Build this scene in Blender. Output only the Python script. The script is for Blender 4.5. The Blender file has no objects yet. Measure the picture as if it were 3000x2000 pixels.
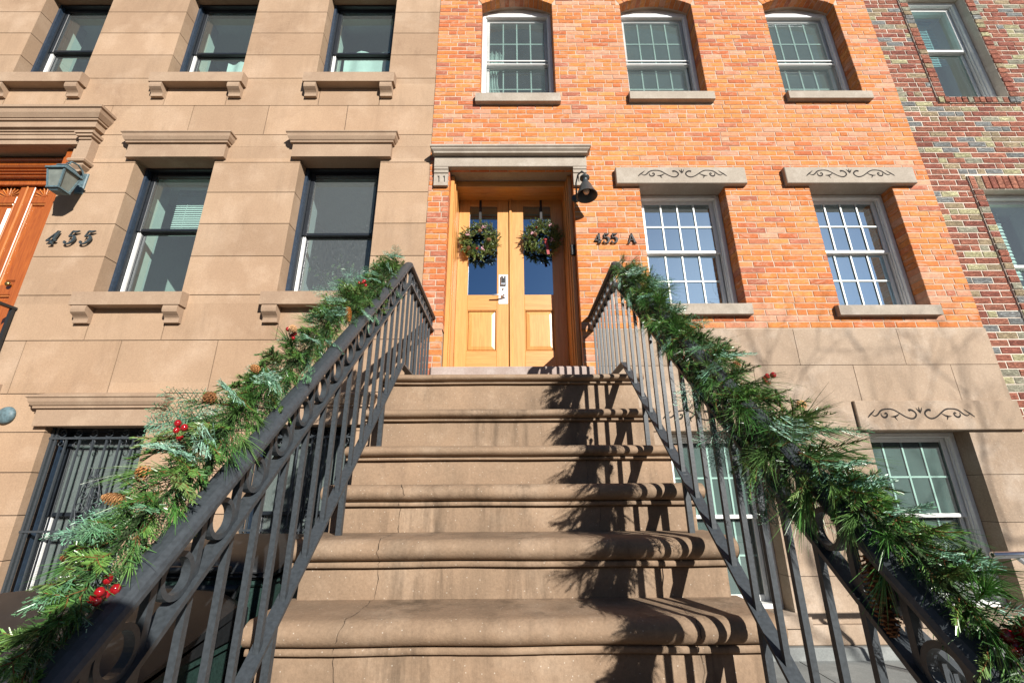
import bpy, bmesh, math, random
import numpy as np
from mathutils import Vector, Matrix
random.seed(7); np.random.seed(7)
SC = bpy.context.scene
COL = SC.collection
# ------------------------------------------------------------------ camera
cam_d = bpy.data.cameras.new("camera"); cam = bpy.data.objects.new("camera", cam_d); COL.objects.link(cam)
SC.camera = cam
cam_d.sensor_fit = 'HORIZONTAL'; cam_d.sensor_width = 36.0; cam_d.lens = 15.636
cam_d.clip_start = 0.02; cam_d.clip_end = 600.0
RIGHT = Vector((0.99997, -0.004733, -0.005719)); DOWN = Vector((-0.003902, 0.320269, -0.947318)); FWD = Vector((0.006315, 0.947315, 0.320242))
m = Matrix.Identity(4)
for i in range(3):
    m[i][0] = RIGHT[i]; m[i][1] = -DOWN[i]; m[i][2] = -FWD[i]
cam.matrix_world = m
# ------------------------------------------------------------------ world, sun, exposure
LIGHT = Vector((-0.565, 1.0, -0.525)).normalized()      # direction the sunlight travels
SUN_EL = math.asin(-LIGHT.z); SUN_AZ = math.atan2(-LIGHT.x, -LIGHT.y)
W = bpy.data.worlds.new("World"); SC.world = W; W.use_nodes = True
nt = W.node_tree; bg = nt.nodes["Background"]
sky = nt.nodes.new("ShaderNodeTexSky"); sky.sky_type = 'NISHITA'; sky.sun_disc = False
sky.sun_elevation = SUN_EL; sky.sun_rotation = SUN_AZ; sky.dust_density = 0.3; sky.ozone_density = 1.6; sky.air_density = 0.75
nt.links.new(sky.outputs[0], bg.inputs[0]); bg.inputs[1].default_value = 0.05
sun_d = bpy.data.lights.new("sun", 'SUN'); sun_d.energy = 5.0; sun_d.angle = math.radians(0.5); sun_d.color = (1.0, 0.95, 0.87)
sun = bpy.data.objects.new("sun", sun_d); COL.objects.link(sun); sun.location = (6, -10, 12)
sun.rotation_euler = LIGHT.to_track_quat('-Z', 'Y').to_euler()
SC.view_settings.view_transform = 'Standard'; SC.view_settings.look = 'None'
SC.view_settings.exposure = 0.72; SC.view_settings.gamma = 1.0
SC.cycles.max_bounces = 8; SC.cycles.transparent_max_bounces = 24; SC.cycles.caustics_reflective = False; SC.cycles.caustics_refractive = False
SC.cycles.use_denoising = True

# ------------------------------------------------------------------ helpers
def link(o): COL.objects.link(o); return o
class MB:
    """collects faces; build() makes one mesh object"""
    def __init__(s): s.v = []; s.f = []; s.m = []; s.c = []; s.sm = []
    def add(s, vs, fs, mi=0, col=(1, 1, 1), smooth=False):
        o = len(s.v); s.v.extend([tuple(p) for p in vs])
        for f in fs:
            s.f.append([o + i for i in f]); s.m.append(mi); s.sm.append(smooth)
        s.c.extend([col] * len(vs)); return s
    def box(s, x0, x1, y0, y1, z0, z1, mi=0, col=(1, 1, 1), faces="xXyYzZ"):
        v = [(x0, y0, z0), (x1, y0, z0), (x1, y1, z0), (x0, y1, z0), (x0, y0, z1), (x1, y0, z1), (x1, y1, z1), (x0, y1, z1)]
        d = {'x': (3, 0, 4, 7), 'X': (1, 2, 6, 5), 'y': (0, 1, 5, 4), 'Y': (2, 3, 7, 6), 'z': (3, 2, 1, 0), 'Z': (4, 5, 6, 7)}
        return s.add(v, [d[k] for k in faces], mi, col)
    def bbox(s, x0, x1, y0, y1, z0, z1, b=0.004, mi=0, col=(1, 1, 1), jit=0.0):
        """box with chamfered front (towards -Y) edges"""
        j = lambda: random.uniform(-jit, jit)
        bx = min(b, (x1 - x0) * .3); bz = min(b, (z1 - z0) * .3)
        v = [(x0 + bx + j(), y0, z0 + bz + j()), (x1 - bx + j(), y0, z0 + bz + j()), (x1 - bx + j(), y0, z1 - bz + j()), (x0 + bx + j(), y0, z1 - bz + j()),
             (x0, y0 + b, z0), (x1, y0 + b, z0), (x1, y0 + b, z1), (x0, y0 + b, z1), (x0, y1, z0), (x1, y1, z0), (x1, y1, z1), (x0, y1, z1)]
        f = [(0, 1, 2, 3), (4, 5, 1, 0), (5, 6, 2, 1), (6, 7, 3, 2), (7, 4, 0, 3), (8, 9, 5, 4), (9, 10, 6, 5), (10, 11, 7, 6), (11, 8, 4, 7)]
        return s.add(v, f, mi, col)
    def prism(s, prof, t0, t1, axis='x', mi=0, col=(1, 1, 1), smooth=False):
        """prof: list of (a,b) ; axis x -> (t,a,b) ; z -> (a,b,t) ; y -> (a,t,b)"""
        P = {'x': lambda t, a, b: (t, a, b), 'y': lambda t, a, b: (a, t, b), 'z': lambda t, a, b: (a, b, t)}[axis]
        n = len(prof); v = [P(t0, a, b) for a, b in prof] + [P(t1, a, b) for a, b in prof]
        s.add(v, [(i, (i + 1) % n, n + (i + 1) % n, n + i) for i in range(n)], mi, col, smooth)
        return s.add(v, [list(range(n))[::-1], list(range(n, 2 * n))], mi, col)
    def mould(s, prof, x0, x1, yb, mi=0, ret=True):
        """moulding with mitred returns. prof list of (p, z): projection p from the wall plane yb; ends step back with p"""
        pm = max(p for p, z in prof); n = len(prof)
        L = [(x0 + (pm - p), yb - p, z) for p, z in prof]; R = [(x1 - (pm - p), yb - p, z) for p, z in prof]
        BL = [(x0 + (pm - p), yb, z) for p, z in prof]; BR = [(x1 - (pm - p), yb, z) for p, z in prof]
        v = L + R + BL + BR; f = []
        for i in range(n - 1):
            f += [(i, i + 1, n + i + 1, n + i), (2 * n + i, 2 * n + i + 1, i + 1, i), (n + i, n + i + 1, 3 * n + i + 1, 3 * n + i)]
        f += [(0, n, 3 * n, 2 * n), (n - 1, 2 * n + n - 1, 3 * n + n - 1, n + n - 1)]
        return s.add(v, f, mi)
    def tube(s, path, r, n=8, mi=0, col=(1, 1, 1), cap=True, smooth=True, flat=None, closed=False):
        """tube along path; r float or list; flat=(up vector, w, h) gives a rectangular section"""
        P = [Vector(p) for p in path]; k = len(P); vs = []; rr = r if isinstance(r, (list, tuple)) else [r] * k
        up = Vector((0.013, 0.02, 1)) if flat is None else Vector(flat[0])
        for i in range(k):
            if closed: t = P[(i + 1) % k] - P[i - 1]
            else: t = P[min(i + 1, k - 1)] - P[max(i - 1, 0)]
            t.normalize(); u = up
            if abs(t.dot(u)) > .97 and flat is None: u = Vector((1, .1, 0))
            a = t.cross(u).normalized(); b = a.cross(t).normalized()
            if flat is None:
                for q in range(n):
                    an = 2 * math.pi * q / n; vs.append(P[i] + a * (math.cos(an) * rr[i]) + b * (math.sin(an) * rr[i]))
            else:
                w, h = flat[1] / 2, flat[2] / 2
                for sx, sy in ((-1, -1), (1, -1), (1, 1), (-1, 1)): vs.append(P[i] + a * (sx * w) + b * (sy * h))
        if flat is not None: n = 4
        fs = []
        for i in range(k if closed else k - 1):
            o, o2 = i * n, ((i + 1) % k) * n
            for q in range(n): fs.append((o + q, o + (q + 1) % n, o2 + (q + 1) % n, o2 + q))
        s.add(vs, fs, mi, col, smooth and flat is None)
        if cap and not closed: s.add([vs[i] for i in range(n)] + [vs[(k - 1) * n + i] for i in range(n)], [list(range(n))[::-1], list(range(n, 2 * n))], mi, col)
        return s
    def lathe(s, prof, c, axis=(0, 0, 1), n=16, mi=0, col=(1, 1, 1), smooth=True):
        """prof list (r, t) around axis through c"""
        ax = Vector(axis).normalized(); u = ax.cross(Vector((0.3, 0.9, 0.1))).normalized(); w = ax.cross(u); c = Vector(c); vs = []
        for r, t in prof:
            for q in range(n):
                a = 2 * math.pi * q / n; vs.append(c + ax * t + u * (r * math.cos(a)) + w * (r * math.sin(a)))
        fs = []
        for i in range(len(prof) - 1):
            for q in range(n): fs.append((i * n + q, i * n + (q + 1) % n, (i + 1) * n + (q + 1) % n, (i + 1) * n + q))
        return s.add(vs, fs, mi, col, smooth)
    def ball(s, c, r, mi=0, col=(1, 1, 1), n=8, sq=(1, 1, 1)):
        k = n // 2 + 1; vs = []; fs = []
        for i in range(k + 1):
            th = math.pi * i / k
            for q in range(n):
                a = 2 * math.pi * q / n
                vs.append((c[0] + r * sq[0] * math.sin(th) * math.cos(a), c[1] + r * sq[1] * math.sin(th) * math.sin(a), c[2] + r * sq[2] * math.cos(th)))
        for i in range(k):
            for q in range(n): fs.append((i * n + q, (i + 1) * n + q, (i + 1) * n + (q + 1) % n, i * n + (q + 1) % n))
        return s.add(vs, fs, mi, col, True)
    def build(s, name, mats, parent=None):
        me = bpy.data.meshes.new(name); me.from_pydata(s.v, [], s.f)
        for mt in (mats if isinstance(mats, (list, tuple)) else [mats]): me.materials.append(mt)
        me.polygons.foreach_set("material_index", s.m); me.polygons.foreach_set("use_smooth", s.sm)
        a = me.color_attributes.new("Col", 'FLOAT_COLOR', 'POINT')
        c = np.ones((len(s.v), 4), np.float32); c[:, :3] = np.array(s.c, np.float32).reshape(-1, 3); a.data.foreach_set("color", c.ravel())
        me.validate(); me.update()
        return place(bpy.data.objects.new(name, me), parent)
def place(o, parent):
    link(o)
    if parent is not None:
        o.parent = parent
        if parent.type == 'EMPTY' and parent.parent is None: o.matrix_parent_inverse = Matrix.Translation(-Vector(parent.location))
    return o
def thing(name, label, cat, loc, group=None):
    o = link(bpy.data.objects.new(name, None)); o.location = loc; o.empty_display_size = .1
    o["label"] = label; o["category"] = cat
    if group: o["group"] = group
    return o
def tag(o, label, cat, group=None):
    o["label"] = label; o["category"] = cat
    if group: o["group"] = group
    return o
def struct(o): o["kind"] = "structure"; return o
def dup(o, parent, loc=(0, 0, 0)):
    c = o.copy(); COL.objects.link(c); c.parent = parent; c.matrix_parent_inverse = o.matrix_parent_inverse.copy(); c.location = loc; return c

# ------------------------------------------------------------------ materials
def mat(name):
    mt = bpy.data.materials.new(name); mt.use_nodes = True; n = mt.node_tree.nodes; return mt, n, mt.node_tree.links, n["Principled BSDF"]
def N(n, t, **kw):
    x = n.new(t)
    for k, v in kw.items():
        if k in x.inputs: x.inputs[k].default_value = v
        else: setattr(x, k, v)
    return x
def coords(n, l, scale=(1, 1, 1)):
    tc = n.new("ShaderNodeTexCoord"); mp = n.new("ShaderNodeMapping"); mp.inputs["Scale"].default_value = scale
    l.new(tc.outputs["Object"], mp.inputs["Vector"]); return mp.outputs[0]
def noise(n, l, vec, scale, detail=4, rough=.6, dist=0):
    x = N(n, "ShaderNodeTexNoise", Scale=scale, Detail=detail, Roughness=rough, Distortion=dist); l.new(vec, x.inputs["Vector"]); return x.outputs["Fac"]
def ramp(n, l, fac, stops):
    r = n.new("ShaderNodeValToRGB"); e = r.color_ramp.elements
    while len(e) < len(stops): e.new(.5)
    for i, (p, c) in enumerate(stops): e[i].position = p; e[i].color = (*c, 1) if len(c) == 3 else c
    l.new(fac, r.inputs[0]); return r.outputs[0]
def mix(n, l, fac, a, b, mode='MIX'):
    x = n.new("ShaderNodeMix"); x.data_type = 'RGBA'; x.blend_type = mode
    for inp, v in ((x.inputs[0], fac), (x.inputs[6], a), (x.inputs[7], b)):
        if hasattr(v, "is_linked"): l.new(v, inp)
        elif isinstance(v, tuple): inp.default_value = (*v, 1) if len(v) == 3 else v
        else: inp.default_value = v
    return x.outputs[2]
def bump(n, l, h, bs, strength=.3, dist=.004):
    b = N(n, "ShaderNodeBump", Strength=strength, Distance=dist); l.new(h, b.inputs["Height"]); l.new(b.outputs[0], bs.inputs["Normal"]); return b
def stone(name, base, dark, light, blot=.9, grain=60, flecks=0.0, streak=0.0, bstr=.25, rough=.85, stain=None):
    mt, n, l, bs = mat(name); v = coords(n, l)
    c = mix(n, l, ramp(n, l, noise(n, l, v, blot, 5, .62, .4), [(.33, (0, 0, 0)), (.68, (1, 1, 1))]), dark, base)
    c = mix(n, l, ramp(n, l, noise(n, l, v, blot * 2.7, 6, .65), [(.5, (0, 0, 0)), (.75, (1, 1, 1))]), c, light)
    if streak:
        vs = coords(n, l, (9, 9, 1.1)); s_ = ramp(n, l, noise(n, l, vs, 1.0, 5, .7), [(.46, (0, 0, 0)), (.66, (1, 1, 1))])
        big = ramp(n, l, noise(n, l, v, 1.7, 3, .5), [(.42, (0, 0, 0)), (.62, (1, 1, 1))])
        f = mix(n, l, 1.0, s_, big, 'MULTIPLY'); f = mix(n, l, streak, (0, 0, 0), f)
        c = mix(n, l, f, c, tuple(x * .42 for x in dark))
    if stain:
        sv = coords(n, l, (1.0, 1.0, .8)); a_ = ramp(n, l, noise(n, l, sv, 1.15, 6, .72, .8), [(.57, (0, 0, 0)), (.70, (1, 1, 1))]); b_ = ramp(n, l, noise(n, l, sv, 7, 4, .7), [(.35, (.25,) * 3), (.65, (1, 1, 1))])
        f = mix(n, l, 1.0, a_, b_, 'MULTIPLY'); c = mix(n, l, mix(n, l, .55, (0, 0, 0), f), c, stain)
    at = N(n, "ShaderNodeAttribute", attribute_name="Col"); c = mix(n, l, 1.0, c, at.outputs["Color"], 'MULTIPLY')
    g = noise(n, l, v, grain, 4, .7)
    c = mix(n, l, .5, c, ramp(n, l, g, [(.25, (.62, .62, .62)), (.75, (1.25, 1.25, 1.25))]), 'MULTIPLY')
    if flecks:
        w = N(n, "ShaderNodeTexVoronoi", Scale=42.0); l.new(v, w.inputs["Vector"])
        c = mix(n, l, ramp(n, l, w.outputs["Distance"], [(.06, (flecks,) * 3), (.11, (0, 0, 0))]), c, (.75, .7, .62))
    l.new(c, bs.inputs["Base Color"]); bs.inputs["Roughness"].default_value = rough; bs.inputs["Specular IOR Level"].default_value = .25
    h = mix(n, l, .35, g, noise(n, l, v, grain * .16, 4, .6)); bump(n, l, h, bs, bstr, .006); return mt
def colmat(name, rough=.8, ns=50, bstr=.5, var=.5, spec=.25, bdist=.004, ridge=None, scar=None):
    """colour comes from the mesh's own colour attribute (one colour per brick, needle, ...)"""
    mt, n, l, bs = mat(name); a = N(n, "ShaderNodeAttribute", attribute_name="Col"); v = coords(n, l)
    g = noise(n, l, v, ns, 5, .7); big = noise(n, l, v, ns * .28, 4, .65, .6)
    c = mix(n, l, var, a.outputs["Color"], ramp(n, l, g, [(.25, (.5, .5, .52)), (.75, (1.4, 1.35, 1.3))]), 'MULTIPLY')
    c = mix(n, l, var, c, ramp(n, l, big, [(.3, (.72, .68, .7)), (.7, (1.22, 1.2, 1.16))]), 'MULTIPLY')
    if scar:
        sc = ramp(n, l, noise(n, l, coords(n, l, (9, 9, 20)), 1.0, 4, .6, .8), [(.54, (0, 0, 0)), (.63, (1, 1, 1))]); c = mix(n, l, mix(n, l, .5, (0, 0, 0), sc), c, scar)
        sd = ramp(n, l, noise(n, l, coords(n, l, (11, 11, 24)), 1.0, 4, .65, .5), [(.62, (0, 0, 0)), (.72, (1, 1, 1))]); c = mix(n, l, mix(n, l, .6, (0, 0, 0), sd), c, (.27, .09, .05))
    h = mix(n, l, .5, g, big)
    if ridge:
        vr = coords(n, l, ridge); rg = noise(n, l, vr, 1.0, 5, .75, 1.2); rr = ramp(n, l, rg, [(.38, (0, 0, 0)), (.6, (1, 1, 1))])
        c = mix(n, l, .8, c, mix(n, l, rr, (.38, .33, .33), (1.2, 1.2, 1.2)), 'MULTIPLY'); h = rr
    l.new(c, bs.inputs["Base Color"]); bs.inputs["Roughness"].default_value = rough; bs.inputs["Specular IOR Level"].default_value = spec
    bump(n, l, h, bs, bstr, bdist); return mt
def plain(name, c, rough=.5, metal=0, spec=.5, ns=30, var=.25, bstr=.08, coat=0, bdist=.002):
    mt, n, l, bs = mat(name); v = coords(n, l); g = noise(n, l, v, ns, 4, .6)
    cc = mix(n, l, 1.0, c, ramp(n, l, g, [(.3, (1 - var,) * 3), (.7, (1 + var * .6,) * 3)]), 'MULTIPLY')
    l.new(cc, bs.inputs["Base Color"]); bs.inputs["Roughness"].default_value = rough; bs.inputs["Metallic"].default_value = metal
    bs.inputs["Specular IOR Level"].default_value = spec; bs.inputs["Coat Weight"].default_value = coat
    if bstr: bump(n, l, g, bs, bstr, bdist)
    return mt
def wood(name, c1, c2, horiz=False, rough=.42, coat=.25, fine=1.0):
    mt, n, l, bs = mat(name); sc = (1.2, 8, 16) if horiz else (16, 8, 1.2); v = coords(n, l, sc)
    g = noise(n, l, v, 1.6 * fine, 6, .68, 2.2); g2 = noise(n, l, coords(n, l, (2, 30, 120) if horiz else (120, 30, 2)), 1.0, 3, .6)
    c = mix(n, l, ramp(n, l, g, [(.3, (0, 0, 0)), (.68, (1, 1, 1))]), c2, c1)
    c = mix(n, l, .35, c, ramp(n, l, g2, [(.3, (.6, .55, .5)), (.6, (1.12, 1.1, 1.08))]), 'MULTIPLY')
    l.new(c, bs.inputs["Base Color"]); bs.inputs["Roughness"].default_value = rough; bs.inputs["Coat Weight"].default_value = coat; bs.inputs["Coat Roughness"].default_value = .25
    bump(n, l, g2, bs, .12, .002); return mt
def glass(name, tint, refl, rough=.0, dust_haze=0.0, gl=(.92, .96, 1), dbase=.05):
    mt, n, l, bs = mat(name); n.remove(bs); out = n["Material Output"]
    t = N(n, "ShaderNodeBsdfTransparent"); t.inputs[0].default_value = (*tint, 1)
    g = N(n, "ShaderNodeBsdfGlossy"); g.inputs["Roughness"].default_value = rough; g.inputs[0].default_value = (*gl, 1)
    v = coords(n, l)
    b = N(n, "ShaderNodeBump", Strength=.02, Distance=.02); l.new(noise(n, l, v, 2.5, 1, .4), b.inputs["Height"]); l.new(b.outputs[0], g.inputs["Normal"])
    lw = N(n, "ShaderNodeFresnel", IOR=1.5); mr = N(n, "ShaderNodeMath", operation='MULTIPLY_ADD'); l.new(lw.outputs[0], mr.inputs[0]); mr.inputs[1].default_value = 1.5; mr.inputs[2].default_value = refl
    mr.use_clamp = True
    mx = N(n, "ShaderNodeMixShader"); l.new(mr.outputs[0], mx.inputs[0]); l.new(t.outputs[0], mx.inputs[1]); l.new(g.outputs[0], mx.inputs[2]); res = mx.outputs[0]
    if dust_haze:  # pale veil over the pane, for real dust and for painted haze
        d = N(n, "ShaderNodeBsdfDiffuse"); d.inputs[0].default_value = (.5, .55, .56, 1)
        f1 = noise(n, l, coords(n, l, (190, 190, 40)), 1.0, 4, .75); r = ramp(n, l, f1, [(.52, (dbase,) * 3), (.76, (dust_haze,) * 3)])
        m2 = N(n, "ShaderNodeMixShader"); l.new(r, m2.inputs[0]); l.new(res, m2.inputs[1]); l.new(d.outputs[0], m2.inputs[2]); res = m2.outputs[0]
    l.new(res, out.inputs[0]); return mt

def mesh_screen(name, c, op):
    mt, n, l, bs = mat(name); n.remove(bs); t = N(n, "ShaderNodeBsdfTransparent"); d = N(n, "ShaderNodeBsdfDiffuse"); d.inputs[0].default_value = (*c, 1); mx = N(n, "ShaderNodeMixShader")
    v = coords(n, l); f = ramp(n, l, noise(n, l, v, 3, 3, .6), [(.3, (op - .07,) * 3), (.7, (op + .07,) * 3)]); l.new(f, mx.inputs[0])
    l.new(t.outputs[0], mx.inputs[1]); l.new(d.outputs[0], mx.inputs[2]); l.new(mx.outputs[0], n["Material Output"].inputs[0]); return mt
M = {}
M['insect'] = mesh_screen('insect_screen', (.105, .135, .14), .30); M['insectb'] = mesh_screen('pale_insect_screen', (.12, .155, .155), .62)
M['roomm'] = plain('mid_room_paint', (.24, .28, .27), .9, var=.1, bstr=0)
M['brown'] = stone('brownstone', (.40, .278, .185), (.335, .225, .147), (.445, .32, .225), .8, 75, bstr=.16, stain=(.20, .125, .08), streak=.22)
M['browngroove'] = plain('dark_joint_mortar', (.075, .05, .035), .95, bstr=0)  # dark mortar set back between the stone blocks
M['brownsill'] = stone('sill_stone', (.36, .258, .18), (.295, .205, .142), (.40, .295, .21), 1.2, 90, bstr=.18, stain=(.19, .125, .085))
M['base'] = stone('base_stone', (.39, .30, .225), (.28, .205, .145), (.45, .37, .30), .95, 70, flecks=.55, bstr=.2, streak=.25, stain=(.22, .155, .11))
M['lintel'] = stone('grey_lintel_stone', (.37, .325, .27), (.31, .265, .22), (.43, .385, .33), 2.0, 80, flecks=.4, bstr=.2, stain=(.22, .165, .13))
M['carve'] = plain('black_groove_shade', (.018, .014, .012), .95, bstr=0)  # one flat colour for the black paint and the shade inside the carving
M['step'] = stone('step_stone', (.30, .205, .135), (.205, .145, .098), (.35, .26, .185), 1.3, 85, flecks=.35, streak=.8, stain=(.14, .095, .065), bstr=.4)
M['crack'] = plain('dark_crack', (.03, .02, .014), 1.0, bstr=0)  # dark colour of the thin crack ribbons
M['sillgrey'] = stone('threshold_stone', (.40, .33, .30), (.32, .25, .22), (.46, .40, .37), 2.0, 90, bstr=.2)
M['brick'] = colmat('orange_brick', .88, 55, .55, .55, scar=(.52, .31, .22))
M['brick2'] = colmat('wirecut_brick', .9, 70, .9, .5, bdist=.008, ridge=(16, 16, 60))
M['mortar'] = stone('lime_mortar', (.50, .40, .31), (.40, .30, .22), (.58, .49, .41), 3, 120, bstr=.4)
M['mortar2'] = stone('white_mortar', (.62, .55, .47), (.5, .43, .36), (.7, .64, .56), 3, 120, bstr=.4)
M['iron'] = plain('black_iron_paint', (.040, .048, .056), .45, spec=.5, ns=90, var=.3, bstr=.22, bdist=.0015)
M['irond'] = plain('dark_iron_paint', (.016, .018, .02), .5, ns=60, bstr=.15)
M['woodv'] = wood('honey_wood', (.60, .31, .095), (.50, .225, .06))
M['woodh'] = wood('honey_wood_rail', (.585, .295, .09), (.49, .215, .055), True)
M['wood2'] = wood('varnished_wood', (.42, .115, .018), (.25, .055, .008), False, .22, .8)
M['wood2l'] = wood('pale_varnished_wood', (.55, .22, .06), (.40, .11, .02), False, .2, .8)
M['white'] = plain('white_window_paint', (.78, .79, .78), .4, var=.06, bstr=.03)
M['muntin'] = plain('pale_grille', (.74, .80, .77), .5, var=.05, bstr=0)
M['navy'] = plain('black_window_paint', (.012, .016, .022), .4, var=.3, bstr=.05)
M['casing'] = plain('navy_casing_paint', (.018, .034, .06), .5, var=.3, bstr=.1)
M['gteal'] = glass('window_glass', (.76, .93, .89), .05, dust_haze=.14, dbase=.06)  # veil here is painted haze that lightens the interiors behind
M['gdust'] = glass('dusty_window_glass', (.62, .72, .72), .03, dust_haze=.36, dbase=.10)
M['gblue'] = glass('reflective_window_glass', (.35, .45, .45), .72, dust_haze=.16, gl=(.55, .80, 1.0))  # veil here paints a white haze into the sky reflection
M['gdoor'] = glass('door_glass', (.12, .15, .18), .5, gl=(.45, .72, 1.0))
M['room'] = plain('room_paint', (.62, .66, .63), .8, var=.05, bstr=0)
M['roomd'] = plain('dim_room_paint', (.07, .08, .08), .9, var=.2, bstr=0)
M['screen'] = plain('charcoal_sheer', (.075, .095, .10), .9, ns=8, var=.15, bstr=0)
M['screenc'] = plain('pale_grey_sheer', (.21, .22, .20), .9, ns=5, var=.2, bstr=0)
M['screenb'] = plain('grey_sheer', (.115, .14, .14), .9, ns=5, var=.22, bstr=0)
M['cloth'] = plain('white_curtain', (.66, .72, .70), .85, ns=12, var=.08, bstr=.1)
M['blind'] = plain('pale_blind', (.42, .66, .72), .6, var=.05, bstr=0)
M['green'] = plain('green_bin_plastic', (.022, .05, .043), .5, ns=160, var=.5, bstr=.4)
M['black'] = plain('black_lid_plastic', (.013, .015, .017), .5, ns=50, var=.3, bstr=.12)
M['hose'] = plain('white_hose', (.55, .55, .50), .5)
M['steel'] = plain('brushed_steel', (.75, .76, .78), .28, metal=1, var=.08, bstr=.03)
M['steelw'] = plain('bright_steel_plate', (.82, .84, .86), .45, metal=.3, var=.04, bstr=.02)
M['verdi'] = plain('verdigris_paint', (.095, .155, .18), .55, ns=40, var=.4, bstr=.2)
M['lampglass'] = plain('frosted_lamp_glass', (.17, .19, .17), .3, ns=9, var=.3, bstr=0)
M['lamp'] = plain('charcoal_lamp_enamel', (.035, .045, .05), .38, var=.1, bstr=.03)
M['bulb'] = plain('bulb_glass', (.75, .58, .45), .3, var=.05, bstr=0)
M['brass'] = plain('old_brass', (.38, .25, .09), .35, metal=.9, var=.2)
M['num'] = plain('black_numeral', (.008, .009, .01), .6, var=.1, bstr=0)
M['numv'] = plain('bronze_numeral', (.07, .09, .10), .35, metal=.4, var=.2, bstr=0)
M['needle'] = colmat('conifer_needle', .33, 40, 0.0, .15, spec=.6)
M['cone'] = colmat('pine_cone', .7, 60, .3, .4)
M['berry'] = plain('red_berry', (.27, .006, .010), .12, var=.1, bstr=0, coat=.6)
M['flower'] = plain('dried_flower', (.62, .34, .40), .8, ns=90, var=.4)
M['ribbon'] = plain('red_ribbon', (.30, .012, .015), .5)
M['strap'] = plain('black_strap', (.012, .012, .013), .6)
M['pave'] = stone('bluestone_paving', (.25, .265, .26), (.17, .18, .18), (.32, .33, .32), 1.5, 90, bstr=.2)
M['side'] = stone('pavement_concrete', (.25, .24, .22), (.2, .19, .175), (.30, .285, .265), .8, 60, bstr=.25)
M['asph'] = stone('asphalt', (.06, .06, .06), (.045, .045, .045), (.075, .075, .075), 1, 80, bstr=.5)
M['bark'] = plain('bare_bark', (.07, .055, .042), .9, ns=20, var=.4, bstr=.5)
M['leaf'] = plain('house_plant_leaf', (.10, .17, .04), .45, var=.3)
M['opp'] = stone('far_house_front', (.22, .15, .11), (.18, .12, .09), (.26, .19, .15), .5, 30)
M['skin'] = plain('skin', (.45, .27, .19), .5); M['coat'] = plain('dark_coat', (.03, .035, .05), .8, bstr=.2); M['jean'] = plain('denim', (.05, .07, .12), .85, bstr=.2); M['hair'] = plain('dark_hair', (.02, .014, .01), .5)
# ------------------------------------------------------------------ the setting (heights are metres from the camera's own height)
F = 4.104                      # facade plane
GZ = -1.25                     # ground
def sheet(name, x0, x1, y0, y1, z, mt):
    return struct(MB().add([(x0, y0, z), (x1, y0, z), (x1, y1, z), (x0, y1, z)], [(0, 1, 2, 3)]).build(name, mt))
sheet("ground", -300, 300, -300, 300, GZ - .012, M['asph'])
sheet("pavement", -40, 40, -3.6, 4.3, GZ - .006, M['side'])
g = MB()
for i in range(-6, 8):
    for j in range(3): g.bbox(i * 1.1 + .03, i * 1.1 + 1.12, 1.35 + j * .93, 1.35 + j * .93 + .922, GZ - .04, GZ + .002, .003)
struct(g.build("areaway_paving", M['pave']))
struct(MB().box(-40, 40, -3.75, -3.6, GZ - .15, GZ + .02).build("kerb", M['pave']))

# ------------------------------------------------------------------ walls out of courses
def intervals(x0, x1, za, zb, ops):
    iv = [(x0, x1)]
    for o in ops:
        if o[2] < zb - 1e-4 and o[3] > za + 1e-4:
            nv = []
            for a, b in iv:
                if o[1] <= a or o[0] >= b: nv.append((a, b)); continue
                if o[0] > a + 1e-3: nv.append((a, o[0]))
                if o[1] < b - 1e-3: nv.append((o[1], b))
            iv = nv
    return iv
def bands(za, zb, ops):
    z = sorted({za, zb} | {o[k] for o in ops for k in (2, 3) if za + 1e-3 < o[k] < zb - 1e-3})
    return list(zip(z[:-1], z[1:]))
def slab(mb, x0, x1, z0, z1, y0, y1, ops, mi=0):
    for a, b in bands(z0, z1, ops):
        for p, q in intervals(x0, x1, a, b, ops): mb.box(p, q, y0, y1, a, b, mi)
def ashlar(name, x0, x1, zs, ops, vj, mats, parent, depth=.155, gap=.008, y=F):
    mb = MB()
    for i in range(len(zs) - 1):
        za, zb = zs[i], zs[i + 1]; g2 = gap / 2
        for a, b in bands(za, zb, ops):
            lo = a + (g2 if a == za else 0); hi = b - (g2 if b == zb else 0)
            for p, q in intervals(x0, x1, a, b, ops):
                cuts = [p] + [c for c in vj.get(round(za, 3), []) if p + .02 < c < q - .02] + [q]
                for k in range(len(cuts) - 1):
                    dy = random.uniform(0, .0012); tn = random.uniform(.90, 1.06); tw_ = random.uniform(-.025, .025)
                    mb.box(cuts[k] + (g2 if k else 0), cuts[k + 1] - (g2 if k < len(cuts) - 2 else 0), y + dy, y + depth, lo, hi, 0, (tn, tn * (1 + tw_ * .5), tn * (1 + tw_)))
    gr = [(o[0] - .006, o[1] + .006, o[2] - .006, o[3] + .006) for o in ops]
    slab(mb, x0 + .01, x1 - .01, zs[0], zs[-1] - .01, y + .008, y + .30, gr, 1)
    return mb.build(name, mats, parent)
from mathutils import noise as mn
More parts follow.
